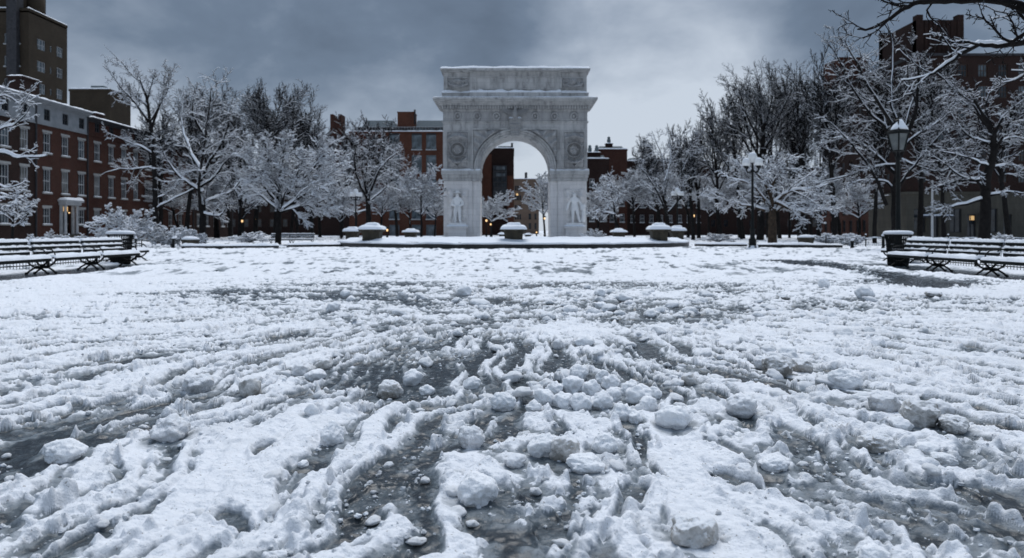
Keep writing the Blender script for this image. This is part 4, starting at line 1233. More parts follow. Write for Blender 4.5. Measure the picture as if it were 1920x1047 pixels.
mb = MB(); mb.tube([(u1+.15, 2, bz3(230)), (u1+.15, 2, bz3(203))], .22, 8); mb.build('flue', M['cornice_dark'], b3)
mb = MB()
for k in range(40):
    u = .5+(x1-x0-1)*k/39; mb.box(u-.03, u+.03, -.08, -.02, zt+.3, zt+1.3)
mb.box(.4, x1-x0-.4, -.1, -.02, zt+1.3, zt+1.38); mb.build('roof_railing', M['white_paint'], b3)
# --- dark red turreted building further left
xa, xb = bx3(600), bx3(655)
b4 = simple_block('apartment_building', 'dark red brick building with a crenellated chimney turret, behind the frosted trees', xa, xb-.05, D3, D3+12, bz3(262), M['brick_dark'], [(1.5, 3, 8, 11), (4.5, 6, 8, 11)], snow=False)
mb = MB(); u0, u1 = bx3(620)-xa, bx3(641)-xa
mb.box(u0, u1, -.4, 3, bz3(262)-12, bz3(224)); mb.box(u0, u0+.7, -.4, 3, bz3(224), bz3(215)); mb.box(u1-.7, u1, -.4, 3, bz3(224), bz3(215))
mb.build('turret', M['brick_red'], b4)
mb = MB(); mb.add([(-.2, -.2, bz3(262)), (xb-xa, -.2, bz3(262)), (xb-xa, 12, bz3(262)), (-.2, 12, bz3(262)), ((xb-xa)/2, -.2, bz3(240)), ((xb-xa)/2, 12, bz3(240))], [(0, 1, 4), (1, 2, 5, 4), (2, 3, 5), (3, 0, 4, 5), (0, 3, 2, 1)]); mb.build('roof', M['brick_dark'], b4)
# --- seen through the arch
D5 = 165.0
def b5(px): return (px-960)/1280*D5
def z5(py): return 1.2+(432-py)*D5/1280
x0, x1 = b5(868), b5(963.5)
b = simple_block('apartment_building', 'dark brick building with a tall glazed bay, seen through the arch', x0, x1, D5, D5+15, z5(281), M['brick_dark'], [], side='right', wins_side=[], snow=True)
mb = MB(); mb.box(b5(900)-x0, b5(922)-x0, -.35, 0, -.2, z5(290)); mb.build('brick_pier', M['brick_orange'], b)
mb = MB(); mb.box(b5(951)-x0, b5(963)-x0, -.35, 0, -.2, z5(330)); mb.build('corner_pier', M['brick_orange'], b)
gb = empty('glazed_bay', (0, 0, 0)); gb.parent = b
u0, u1 = b5(925)-x0, b5(950)-x0
mb = MB(); mb.box(u0, u1, -.9, 0, z5(373), z5(312)); mb.build('bay_glass', M['glass'], gb)
mb = MB()
for z in np.linspace(z5(373), z5(312), 7): mb.box(u0-.05, u1+.05, -1.0, 0, z-.09, z+.09)
for u in np.linspace(u0, u1, 4): mb.box(u-.06, u+.06, -.98, 0, z5(373), z5(312))
mb.build('bay_frame', M['cornice_dark'], gb)
mb = MB()
for za, zb in ((319, 313), (333, 326)): mb.box(u0+.8, u1-.4, -.96, -.92, z5(za), z5(zb))
mb.build('bright_pane', M['glass_light'], gb)
mb = MB(); mb.box(b5(934)-x0, b5(962)-x0, .5, 8, z5(281), z5(274)); mb.build('roof_structure', M['slate'], b)
mb = MB(); mb.tube([(b5(960)-x0, .6, z5(281)), (b5(960)-x0, .6, z5(268))], .3, 6); mb.build('flue', M['cornice_dark'], b)
D6 = 215.0
def b6(px): return (px-960)/1280*D6
def z6(py): return 1.2+(432-py)*D6/1280
x0, x1 = b6(962), b6(1010.5)
wf = []
for r in range(5):
    for px, w in ((964, 13), (991, 5), (1002, 4)):
        za = z6(358+r*18); u = b6(px)-x0
        if w == 13:
            for k in range(3): wf.append((u+.2+k*.72*1, u+.75+k*.72, za, za+1.6))
        else: wf.append((u, u+w/1280*D6, za, za+1.9))
b = simple_block('apartment_building', 'tan brick building with lit windows, farthest one seen through the arch', x0, x1, D6, D6+14, z6(338), M['brick_tan'], wf, snow=True, wk='plain', frame='cornice_dark', sill=False)
mb = MB(); u = b6(984)-x0; mb.box(u, u+.8, 1, 1.8, z6(338), z6(323)); mb.build('chimney', M['cornice_dark'], b)
mb = MB(); u = b6(968)-x0; mb.box(u, u+.6, -.06, .05, z6(367), z6(363)); mb.build('lit_window', M['lit'], b)
# --- red houses right of the arch
for (pa, pb, dd, pt_, lab, mt, chs) in ((1098, 1142, 140, 301, 'small dark house with snowy dormers just right of the arch', 'brick_dark', (1108, 1121)), (1118, 1176, 150, 283, 'red brick house with a green chimney pot right of the arch', 'brick_red', (1144,)), (1176, 1330, 160, 305, 'long dark house behind the frosted trees right of the arch', 'brick_dark', (1210,))):
    fx = lambda px: (px-960)/1280*dd
    fz = lambda py: 1.2+(432-py)*dd/1280
    x0, x1 = fx(pa), fx(pb)
    wf = [(u, u+1.0, z, z+1.8) for u in np.arange(.8, x1-x0-1.3, 2.2) for z in (3, 6.5, 10)]
    b = simple_block('town_house', lab, x0, x1, dd, dd+10, fz(pt_), M[mt], wf, snow=True, wk='sash', cat='house', group=None)
    for c in chs:
        u = fx(c)-x0; chimney(b, u, 2, fz(pt_), 1.5, 1.2, 1.6)
        mb = MB(); mb.lathe([(.4, 0), (.42, .9), (.3, 1.0), (.34, 1.4), (.1, 1.6)], 10, (u, 2, fz(pt_)+1.8)); mb.build('chimney_pot', M['slate'], b)
    mb = MB(); mb.box(.3, x1-x0-.3, .5, 8, fz(pt_)-.1, fz(pt_)+1.2, tx=.6, ty=1.2); mb.build('roof', M['slate'], b)
# --- long dark building on the right with towers
DR, XR = 95.0, 55.0
def right_block():
    root = empty('apartment_building', (XR, DR, 0), 0, 'huge dark brick building with stepped roof towers, behind the trees on the right', 'building')
    top = 1.2+(432-105)*DR/1280
    fo = []; so = []
    for r in range(8):
        z = 1.9+2.95*r
        if r > 1:
            for u in (1.5, 4.3, 7.1, 9.9, 12.7, 15.5): fo.append((u, u+1.3, z, z+1.75))
            for u in (1.5, 4.2, 6.9, 9.6, 12.3, 15, 17.7, 20.4, 23.1): so.append((u, u+1.2, z, z+1.75))
    gf = []
    Ls = 26
    for u in (1.0, 6.0, 11.0): gf.append((u, u+1.6, .9, 4.2))
    for u in (3.2, 8.4, 13.4): gf.append((u, u+1.2, .1, 3.4))
    mb = MB()
    facade(mb, (0, 0), (1, 0), 45, 6.2, top, fo, .25)
    facade(mb, (0, Ls), (0, -1), Ls, 6.2, top-.6, so, .25)
    mb.box(-.0+.02, 45, Ls-.5, Ls, 6.2, top-.7)
    mb.build('wall', M['brick_dark'], root)
    mb = MB(); facade(mb, (-.15, -.15), (1, 0), 45.3, -.2, 6.2, gf, .3)
    facade(mb, (-.15, 10), (0, -1), 10.15, -.2, 6.2, [], .3); mb.box(-.3, 45, -.3, -.15, 6.2, 6.55); mb.box(-.3, -.15, -.15, 10, 6.2, 6.55)
    mb.build('stone_base', M['limestone'], root)
    mb = MB()
    so2 = [(u, u+1.0, z, z+1.9) for u in (1, 3.2, 5.4, 7.6, 9.8, 12, 14.0) for z in (.9, 3.6)]
    facade(mb, (-.1, Ls), (0, -1), 15.9, -.2, 6.2, so2, .25); mb.build('brick_base', M['brick_red'], root)
    mb = MB(); mb.box(.1, 45, .1, Ls-.1, top-1.2, top-.7); rf = mb.build('roof', M['cornice_dark'], root)
    mb = MB(); mb.box(-.2, 45.2, -.25, .2, top, top+.3); mb.box(-.2, .2, .2, Ls+.1, top-.6, top-.2); mb.build('parapet', M['cornice_dark'], root)
    rr = random.Random(8)
    for o in fo: window(root, (0, 0), (1, 0), *o, .25, 'sash', rr.choice(['glass', 'glass', 'glass_light']), 'brownstone', sill=False)
    for o in so[:]: window(root, (0, Ls), (0, -1), *o, .25, 'sash', rr.choice(['glass', 'glass', 'glass_light']), 'brownstone', sill=False)
    for o in gf: window(root, (-.15, -.15), (1, 0), *o, .3, 'cross', 'glass', 'cornice_dark', sill=False)
    for o in so2: window(root, (-.1, Ls), (0, -1), *o, .25, 'cross', 'glass', 'cornice_dark', sill=False)
    # tall tower above the corner
    def tz(py, d): return 1.2+(432-py)*d/1280
    def tx(px, d): return (px-960)/1280*d-XR
    d = DR+4
    u0, u1 = tx(1718, d), tx(1806, d)
    zt = tz(38, d)
    mb = MB(); mb.box(u0, u1, 4, 14, top-1, zt)
    for uu in (u0, u1-.9): mb.box(uu, uu+.9, 3.85, 4.9, top-1, zt+.75)
    mb.box(u0, u0+.9, 13, 14.1, top-1, zt+.75); mb.box(u1-.9, u1, 13, 14.1, top-1, zt+.75)
    for k in range(7):
        uu = u0+1.2+k*(u1-u0-2.4)/7; mb.box(uu, uu+.35, 3.88, 4, top-1, zt)
    mb.build('roof_tower', M['brick_dark'], root)
    d = DR+22
    u0, u1 = tx(1560, d), tx(1617, d)
    mb = MB(); mb.box(max(u0, .1), max(u1, 5), 20, 25.9, top-1.2, tz(113, d)); mb.build('stair_tower', M['brick_red'], root)
    # light in two windows, awning, plaque
    for (u, z, w, h) in ((4.35, 2.62, .9, .5), (8.75, 2.6, 1.1, .6)):
        mb = MB(); mb.box(u, u+w, .05, .12, z, z+h); mb.build('lit_window', M['lit'], root)
    mb = MB(); mb.box(1.2, 5.4, -2.2, -.2, 3.0, 3.18); aw = mb.build('awning', M['cornice_dark'], root)
    mb = MB(); mb.snow(1.2, 5.4, -2.2, -.2, 3.18, .2, 4); mb.build('snow_cap', M['snow'], aw)
    return root
right_block()
for pa, pb, dd, pt_, lab in ((372, 600, 168, 318, 'long dark low building hidden behind the trees left of the arch'), (1322, 1560, 172, 318, 'long dark low building hidden behind the trees right of the arch'), (740, 880, 185, 330, 'dark low building glimpsed under the trees beside the left pier')):
    fx = lambda px: (px-960)/1280*dd
    x0, x1 = fx(pa), fx(pb); zt = 1.2+(432-pt_)*dd/1280
    simple_block('apartment_building', lab, x0, x1, dd, dd+10, zt, M['brick_dark'], [(u, u+1.2, z, z+2) for u in np.arange(1.5, x1-x0-2, 3.2) for z in np.arange(2, zt-2.5, 3.6)], wk='sash', frame='brownstone', sill=False)
# purple banner on the stone front
root = empty('hanging_banner', (XR+9.95, DR-.95, 0), 0, 'small purple hanging banner on the beige stone front at the right', 'banner')
mb = MB(); mb.box(-.55, .55, -.02, .02, 2.05, 3.4); mb.build('cloth', mat('purple_cloth', (.22, .17, .33), (.16, .12, .26), scale=2), root)
mb = MB(); mb.tube([(-.7, 0, 3.44), (.7, 0, 3.44)], .035, 6); mb.tube([(0, 0, 3.44), (0, .78, 3.44)], .035, 6); mb.build('bracket', M['iron'], root)
# ------------------------------------------------------------------ trees
UP = (0.0, 0.0, 1.0)
class Tree:
    def __init__(s, seed, snow=.012, snow_r=.8, twig_r=.012):
        s.rg = random.Random(seed); s.br = []; s.snow = snow; s.snow_r = snow_r; s.twig_r = twig_r; s.thin = 1.0
    def dirn(s, d, ang, az):
        # turn d by ang towards azimuth az about itself
        ax = (0, 0, 1) if abs(d[2]) < .9 else (1, 0, 0)
        ux = d[1]*ax[2]-d[2]*ax[1]; uy = d[2]*ax[0]-d[0]*ax[2]; uz = d[0]*ax[1]-d[1]*ax[0]
        l = math.sqrt(ux*ux+uy*uy+uz*uz); ux /= l; uy /= l; uz /= l
        vx = d[1]*uz-d[2]*uy; vy = d[2]*ux-d[0]*uz; vz = d[0]*uy-d[1]*ux
        ca, sa = math.cos(ang), math.sin(ang); cz, sz = math.cos(az), math.sin(az)
        return (d[0]*ca+(ux*cz+vx*sz)*sa, d[1]*ca+(uy*cz+vy*sz)*sa, d[2]*ca+(uz*cz+vz*sz)*sa)
    def grow(s, p, d, Ln, r, lev, P):
        """P: dict with per-level lists"""
        n = P['n'][lev]
        rg = s.rg
        pts = [p]; rad = [r]
        st = Ln/(n-1); re = max(s.twig_r*.5, r*P['taper'][lev])
        gn, up = P['gnarl'][lev], P['up'][lev]
        g = rg.gauss
        for i in range(1, n):
            x = d[0]+g(0, gn); y = d[1]+g(0, gn); z = d[2]+g(0, gn)+up
            l = math.sqrt(x*x+y*y+z*z)+1e-9
            d = (x/l, y/l, z/l)
            p = (p[0]+d[0]*st, p[1]+d[1]*st, p[2]+d[2]*st)
            pts.append(p); rad.append(r+(re-r)*i/(n-1))
        s.br.append((pts, rad, lev))
        s.spawn(pts, rad, Ln, lev, P)
    def spawn(s, pts, rad, Ln, lev, P, scale=1.0):
        if lev >= P['levels']: return
        rg = s.rg
        nc = P['kids'][lev]*scale
        nc = int(nc)+(rg.random() < nc-int(nc))
        n = len(pts)
        az = rg.uniform(0, 6.28)
        s0 = P['start'][lev]
        for k in range(nc):
            t = s0+(1-s0)*((k+rg.random()*.9)/nc)
            f = t*(n-1); i = min(n-2, int(f)); f -= i
            a, b = pts[i], pts[i+1]
            q = (a[0]+(b[0]-a[0])*f, a[1]+(b[1]-a[1])*f, a[2]+(b[2]-a[2])*f)
            dx_, dy_, dz_ = b[0]-a[0], b[1]-a[1], b[2]-a[2]
            l = math.sqrt(dx_*dx_+dy_*dy_+dz_*dz_)+1e-9
            az += 2.4+rg.uniform(-.5, .5)
            ang = rg.uniform(*P['ang'][lev])*(1-.25*t)
            d = s.dirn((dx_/l, dy_/l, dz_/l), ang, az)
            pr = rad[i]+(rad[i+1]-rad[i])*f
            cl = Ln*P['ratio'][lev]*rg.uniform(.7, 1.15)*(1-P['fall'][lev]*t)
            cr = max(s.twig_r*(1.6 if lev+1 < P['levels'] else 1), pr*P['rr'][lev]*rg.uniform(.75, 1))
            s.grow(q, d, cl, cr, lev+1, P)
    def limb(s, pts, r0, r1, P, lev=1, kids=1.0, sub=3):
        # smooth a hand-placed limb and let it branch
        A = np.array(pts, float)
        t = np.linspace(0, len(A)-1, (len(A)-1)*sub+1)
        i = np.clip(t.astype(int), 0, len(A)-2); f = (t-i)[:, None]
        p0 = A[np.maximum(i-1, 0)]; p1 = A[i]; p2 = A[i+1]; p3 = A[np.minimum(i+2, len(A)-1)]
        B = .5*((2*p1)+(-p0+p2)*f+(2*p0-5*p1+4*p2-p3)*f**2+(-p0+3*p1-3*p2+p3)*f**3)
        Ln = np.linalg.norm(np.diff(B, axis=0), axis=1).sum()
        B[1:-1] += np.array([[s.rg.gauss(0, .02*Ln/len(A)) for _ in range(3)] for _ in range(len(B)-2)])
        rad = list(r0+(r1-r0)*np.linspace(0, 1, len(B))**.8)
        pl = [tuple(q) for q in B]
        s.br.append((pl, rad, lev))
        s.spawn(pl, rad, Ln, lev, P, kids)
    def fit(s, W, H, zlo=None):
        """scale the crown to half width W and height H about the trunk foot"""
        A = np.array([q for b in s.br for q in b[0]])
        o = np.array(s.br[0][0][0])
        rx = np.percentile(np.abs(A[:, 0]-o[0]), 98); ry = np.percentile(np.abs(A[:, 1]-o[1]), 98); rz = np.percentile(A[:, 2]-o[2], 99.5)
        k = np.array([W/rx, W/max(ry, 1e-6), H/rz])
        s.br = [([tuple((np.array(q)-o)*k+o) for q in b[0]], b[1], b[2]) for b in s.br]
    def tubes(s, sel, sides, radf=None, offf=None):
        Vs, Fs = [], []; base = 0
        groups = {}
        for b in s.br:
            if sel(b): groups.setdefault((len(b[0]), sides(b)), []).append(b)
        for (k, n), L_ in groups.items():
            P = np.array([b[0] for b in L_], float); Rr = np.array([b[1] for b in L_], float)
            T = np.gradient(P, axis=1); T /= np.linalg.norm(T, axis=2, keepdims=True)+1e-9
            if radf is not None:
                hor = np.sqrt(np.clip(1-T[..., 2]**2, 0, 1))
                Pn, Rn = radf(P, Rr, hor, T)
            else:
                Pn, Rn = P, Rr
            m = np.abs(T).mean(1); ref = np.eye(3)[np.argmin(m, 1)][:, None, :]
            a = np.cross(T, np.broadcast_to(ref, T.shape)); a /= np.linalg.norm(a, axis=2, keepdims=True)+1e-9
            b_ = np.cross(T, a)
            th = 2*np.pi*np.arange(n)/n
            V = Pn[:, :, None, :]+Rn[:, :, None, None]*(np.cos(th)[None, None, :, None]*a[:, :, None, :]+np.sin(th)[None, None, :, None]*b_[:, :, None, :])
            B = len(L_)
            idx = np.arange(B*k*n).reshape(B, k, n)+base
            j2 = (np.arange(n)+1) % n
            F = np.stack([idx[:, :-1, :], idx[:, :-1, :][:, :, j2], idx[:, 1:, :][:, :, j2], idx[:, 1:, :]], -1).reshape(-1, 4)
            Vs.append(V.reshape(-1, 3)); Fs.append(F); base += B*k*n
        if not Vs: return None
        return np.concatenate(Vs), np.concatenate(Fs)
    def build(s, name, loc, label, bark='bark', cat='tree', group=None, big=1, snowmat='tree_snow'):
        root = empty(name, loc, 0, label, cat, group)
        o = np.array(loc)
        s.br = [([(q[0]-o[0], q[1]-o[1], q[2]-o[2]) for q in b[0]], b[1], b[2]) for b in s.br]
        r = s.tubes(lambda b: b[2] <= big, lambda b: 9 if b[2] == 0 else 7)
        if r: mesh_np('trunk', r[0], r[1], M[bark], True, None, root)
        r = s.tubes(lambda b: b[2] > big, lambda b: 4 if b[1][0] > .03 else 3)
        if r: mesh_np('crown', r[0], r[1], M['twig'], True, None, root)
        s0, sr = s.snow, s.snow_r
        if s0 > 0:
            def rf(P, Rr, hor, T):
                w = np.clip(hor*1.25-.18, 0, 1)
                th = s0*w*np.clip(s.thin*.5+Rr/.05, .5*s.thin, 1.6)
                nz = .75+.5*np.abs(np.sin(P[..., 0]*2.3+P[..., 2]*3.1))
                Rn = (Rr*sr*.9+th*.75)*np.where(w > .05, w**.5, 0)*nz
                Rn = np.minimum(Rn, Rr*1.1+th)
                up = np.array([0, 0, 1.0])-T*T[..., 2:3]
                up /= np.linalg.norm(up, axis=2, keepdims=True)+1e-6
                return P+up*(Rr*.55+th*.75)[..., None], Rn
            mx = max(b[2] for b in s.br)
            r = s.tubes(lambda b: s0 >= .02 or b[2] < mx, lambda b: 6 if b[2] <= big else (4 if b[1][0] > .03 else 3), rf)
            if r: mesh_np('snow_cover', r[0], r[1], M[snowmat], True, None, root)
        return root
def PP(levels=4, kids=(7, 6, 6, 4), ratio=(.8, .55, .5, .5), ang=((.35, .8), (.5, 1.0), (.5, 1.0), (.5, 1.1)), up=(.03, .09, .05, .02, 0), gnarl=(.05, .14, .17, .2, .22),
       start=(.55, .18, .12, .1), taper=(.5, .22, .3, .4, .5), rr=(.62, .5, .5, .55), fall=(.25, .45, .45, .4), n=(7, 8, 6, 4, 3)):
    return dict(levels=levels, kids=kids, ratio=ratio, ang=ang, up=up, gnarl=gnarl, start=start, taper=taper, rr=rr, fall=fall, n=n)
def auto_tree(seed, px, d, top_py, half_px, label, snow=.012, trunk_r=.25, trunk_frac=.35, P=None, name='bare_tree', bark='bark', group=None, twig_r=.022, base_z=0.0, lean=0, snow_r=.8):
    x = (px-960)/1280*d
    Hh = 1.2+(432-top_py)*d/1280-base_z
    t = Tree(seed, snow, snow_r, twig_r)
    P = P or PP()
    t.grow((x, d, base_z-.1), (lean, 0, 1), Hh*trunk_frac*1.35, trunk_r, 0, P)
    t.fit(half_px*d/1280, Hh)
    return t.build(name, (x, d, base_z), label, bark, 'tree', group)
def hand_tree(seed, d, limbs, label, P, snow, r=(.3, .12), name='snowy_tree', bark='bark', twig_r=.015, spread=1.0, clip=None, snow_r=.8, thin=1.0, lw=.85):
    """limbs: lists of photo pixels; the first is the trunk. Each limb also leans to or away from the viewer."""
    t = Tree(seed, snow, snow_r, twig_r)
    def conv(pts, slope, dstart):
        out_ = []; acc = 0; last = None
        for px, py in pts:
            if last: acc += math.hypot(px-last[0], py-last[1])*d/1280
            last = (px, py)
            out_.append(at(px, py, dstart+slope*acc))
        return out_
    tr = conv(limbs[0], 0, d)
    tr[0] = (tr[0][0], d, -.1)
    t.limb(tr, r[0], r[1], P, 0, kids=.5)
    for k, lm in enumerate(limbs[1:]):
        sl = t.rg.uniform(-.7, .7)*spread
        Ln = sum(math.hypot(lm[i][0]-lm[i+1][0], lm[i][1]-lm[i+1][1]) for i in range(len(lm)-1))*d/1280
        rr_ = r[0]*.52*min(1.15, .45+Ln/9)
        t.limb(conv(lm, sl, d), rr_*lw, rr_*lw*.18, P, 1, kids=1.0)
    t.thin = thin
    if clip:
        x0, x1, top = (clip[0]-960)/1280*d, (clip[1]-960)/1280*d, 1.2+(432-clip[2])*d/1280
        rg = t.rg
        t.br = [b for b in t.br if b[2] <= 1 or all(x0-rg.random()*.6 < q[0] < x1+rg.random()*.6 and q[2] < top+rg.random()*.5 for q in b[0])]
    return t.build(name, (tr[0][0], d, 0), label, bark)

VASE = PP(kids=(8, 8, 7, 6))
FINE = PP(kids=(10, 9, 8, 6), ang=((.25, .6), (.35, .8), (.4, .9), (.4, 1.0)), up=(.02, .12, .09, .05, .03))
OAK = PP(kids=(7, 6, 6, 5), ang=((.7, 1.25), (.6, 1.1), (.6, 1.2), (.5, 1.2)), up=(.02, .05, .03, .0, 0), gnarl=(.06, .24, .26, .26, .25), ratio=(.9, .55, .5, .5))
FROST = PP(kids=(9, 9, 8, 5), ang=((.45, .95), (.45, .9), (.4, .9), (.4, 1.0)), up=(.02, .07, .04, .0, 0), ratio=(.95, .55, .5, .5))
LIMB = PP(kids=(5, 10, 7, 5), ang=((.5, .9), (.5, 1.0), (.5, 1.1), (.5, 1.1)), up=(.02, .06, .05, .02, 0), gnarl=(.05, .18, .2, .22, .22), ratio=(.5, .40, .5, .5))
LIMBF = PP(kids=(6, 15, 10, 7), ang=((.5, .9), (.45, .9), (.45, 1.0), (.4, 1.0)), up=(.02, .05, .03, .01, 0), gnarl=(.05, .14, .17, .2, .2), ratio=(.5, .48, .5, .5))

LIMBR = PP(kids=(4, 9, 7, 5), ang=((.5, .9), (.5, 1.0), (.5, 1.1), (.5, 1.1)), up=(.02, .06, .05, .02, 0), gnarl=(.05, .2, .22, .24, .22), ratio=(.5, .36, .5, .5))
# left
hand_tree(1, 60, [[(296, 440), (292, 390), (289, 330), (284, 247), (273, 180), (262, 150)],
    [(284, 289), (262, 275), (242, 268), (196, 247)], [(286, 315), (260, 318), (225, 318), (191, 328)], [(293, 372), (310, 365), (335, 345), (345, 325)], [(294, 392), (330, 371), (361, 356), (385, 340)],
    [(281, 247), (297, 205), (309, 170), (320, 132)], [(279, 230), (255, 196), (232, 170), (208, 140)], [(276, 200), (252, 178), (236, 160)], [(275, 195), (283, 160), (290, 140)], [(273, 180), (255, 140), (250, 128)]],
    'tall bare tree, snowy low limbs and thin dark top, before the red brick row', LIMB, .028, (.30, .06), name='bare_tree', clip=(196, 345, 120), thin=.4, lw=.75)
hand_tree(2, 58, [[(379, 448), (380, 420), (381, 400), (379, 385)],
    [(378, 402), (376, 389), (388, 378), (407, 371), (438, 356), (459, 325), (482, 305)], [(377, 397), (373, 360), (374, 335), (384, 258), (392, 200), (396, 165)], [(379, 361), (356, 345), (335, 330), (309, 294), (300, 262)], [(375, 340), (395, 300), (420, 260), (432, 200)], [(376, 320), (350, 270), (340, 220), (345, 170)], [(381, 400), (412, 405), (425, 385), (418, 378)], [(376, 350), (405, 330), (425, 300), (450, 280)], [(383, 260), (362, 215), (365, 165)]],
    'tree with one thick bent snow laden limb reaching over the lawn', LIMB, .045, (.32, .22), name='bare_tree', clip=(290, 500, 158), thin=.25)
auto_tree(3, 478, 92, 146, 82, 'tall dense dark tree with a twiggy crown behind the frosted spreading tree', .014, .35, .3, FINE)
auto_tree(31, 350, 84, 158, 62, 'dark twiggy tree behind the tree with the bent limb', .014, .3, .3, FINE)
auto_tree(32, 545, 100, 165, 45, 'slim dark tree leaning over the frosted spreading tree', .014, .26, .3, FINE, lean=.08)
hand_tree(4, 56, [[(521, 455), (522, 425), (522, 400), (520, 380)],
    [(522, 400), (512, 363), (507, 318), (501, 275)], [(524, 400), (535, 363), (553, 333), (571, 290)], [(528, 394), (562, 370), (599, 345), (640, 305)], [(518, 391), (492, 370), (465, 350), (446, 320)], [(522, 385), (524, 340), (530, 300), (536, 262)], [(530, 372), (570, 335), (600, 300), (616, 275)], [(515, 375), (480, 330), (466, 290)], [(526, 398), (560, 388), (600, 380), (640, 352)]],
    'wide spreading tree wholly frosted white, left of the arch', LIMBF, .056, (.27, .18), name='frosted_tree', twig_r=.014, clip=(436, 655, 250))
hand_tree(5, 74, [[(692, 440), (691, 410), (690, 380), (688, 360)],
    [(690, 385), (684, 345), (688, 310), (695, 270)], [(690, 372), (706, 330), (728, 300), (750, 285)], [(692, 380), (712, 362), (728, 352), (752, 358)], [(688, 370), (672, 340), (664, 300), (668, 268)], [(693, 350), (712, 310), (722, 270)], [(690, 395), (665, 398), (650, 390)]],
    'dark forked tree with white lined branches, left of the arch beside a lamp', LIMB, .03, (.34, .22), name='bare_tree', clip=(646, 764, 250), thin=.5)
auto_tree(6, 790, 80, 312, 44, 'pale frosted small tree against the left pier of the arch', .05, .16, .35, FROST, name='frosted_tree')
auto_tree(7, 24, 42, 345, 58, 'small bare frosted tree behind the near left benches', .03, .10, .3, OAK, name='young_tree')
auto_tree(8, 640, 108, 212, 56, 'dark bushy topped tree before the turreted red building', .014, .3, .3, FINE)
auto_tree(33, 745, 112, 262, 52, 'grey misty tree hiding the lower red apartment house', .03, .28, .3, FROST)
auto_tree(34, 432, 96, 175, 55, 'dark bare tree between two snowy trees, its trunk hidden', .014, .3, .3, FINE)
for sd, px, d, top, hw, lab in ((70, 300, 88, 190, 60, 'dark bare tree between the tall bare tree and the bent limb tree'), (71, 405, 104, 150, 60, 'dark twiggy tree just left of the tallest dense crown'), (72, 515, 88, 158, 62, 'dark twiggy tree just right of the tallest dense crown'),
    (73, 585, 98, 195, 55, 'dark sparse tree beyond the right side of the frosted spreading tree'), (74, 690, 100, 222, 55, 'dark sparse tree behind the forked tree by the lamp'), (75, 1388, 90, 165, 60, 'dark twiggy tree left of the globe lamp, in the second row'), (76, 1462, 98, 140, 62, 'dark twiggy tree in the second row behind the contorted oak'),
    (77, 1535, 84, 112, 60, 'dark twiggy tree at the near corner of the stepped brick building'), (78, 1310, 100, 235, 50, 'dark sparse tree in the second row left of the oak'), (79, 1725, 70, 90, 70, 'dark thin twigged tree before the tall roof tower'), (81, 1512, 76, 150, 46, 'dark slim tree closing the gap between the oak and the brick building'), (80, 1240, 104, 255, 45, 'dark sparse tree in the second row behind the two stemmed tree')):
    auto_tree(sd, px, d, top, hw, lab, .014, .3, .3, FINE, twig_r=.024)
LOWC = PP(kids=(16, 9, 8, 5), ang=((.5, 1.1), (.4, .9), (.4, .9), (.4, 1.0)), up=(.02, .05, .04, .02, 0), start=(.2, .15, .12, .1))
auto_tree(82, 448, 84, 215, 50, 'low crowned dark tree between the bent limb tree and the frosted one', .012, .22, .45, LOWC, twig_r=.022)
auto_tree(83, 1508, 80, 200, 48, 'low crowned dark tree between the oak and the stepped brick building', .012, .22, .45, LOWC, twig_r=.022)
auto_tree(84, 585, 92, 235, 50, 'low crowned dark tree behind the right side of the frosted spreading tree', .012, .22, .45, LOWC, twig_r=.022)
# through the arch
auto_tree(9, 922, 118, 358, 42, 'pale frosted tree in the left half of the arch opening', .075, .2, .3, FROST, name='frosted_tree', twig_r=.02)
auto_tree(10, 1022, 118, 326, 40, 'pale frosted tree in the right half of the arch opening', .075, .2, .3, FROST, name='frosted_tree', twig_r=.02)
# right of the arch
auto_tree(11, 1157, 74, 322, 54, 'small frosted tree just right of the arch', .045, .18, .3, OAK, name='frosted_tree')
hand_tree(12, 72, [[(1255, 445), (1252, 415), (1246, 385), (1238, 350)],
    [(1252, 410), (1238, 370), (1218, 335), (1195, 308)], [(1248, 395), (1246, 340), (1240, 290), (1222, 245)], [(1246, 340), (1258, 300), (1250, 240)], [(1252, 400), (1275, 370), (1278, 320), (1283, 255)], [(1277, 330), (1295, 290), (1312, 255)], [(1250, 380), (1222, 350), (1190, 350)]],
    'slender two stemmed bare tree with an upright dark crown', LIMB, .022, (.26, .12), name='bare_tree', clip=(1183, 1325, 238), thin=.5)
auto_tree(13, 1300, 84, 228, 44, 'bare tree with fine upright twigs beside the two stemmed tree', .014, .26, .35, FINE)
auto_tree(14, 1425, 80, 122, 108, 'largest tall dark tree with an arching fan of limbs, right of centre', .009, .45, .28, PP(kids=(13, 9, 8, 6), ang=((.25, .75), (.35, .8), (.4, .9), (.4, 1.0)), up=(.02, .10, .08, .04, .02)), twig_r=.014)
auto_tree(35, 1500, 88, 128, 70, 'tall dark tree behind the contorted snowy tree', .014, .35, .28, FINE)
auto_tree(36, 1352, 92, 205, 48, 'grey tree left of the tall fan shaped one', .014, .3, .3, FINE)
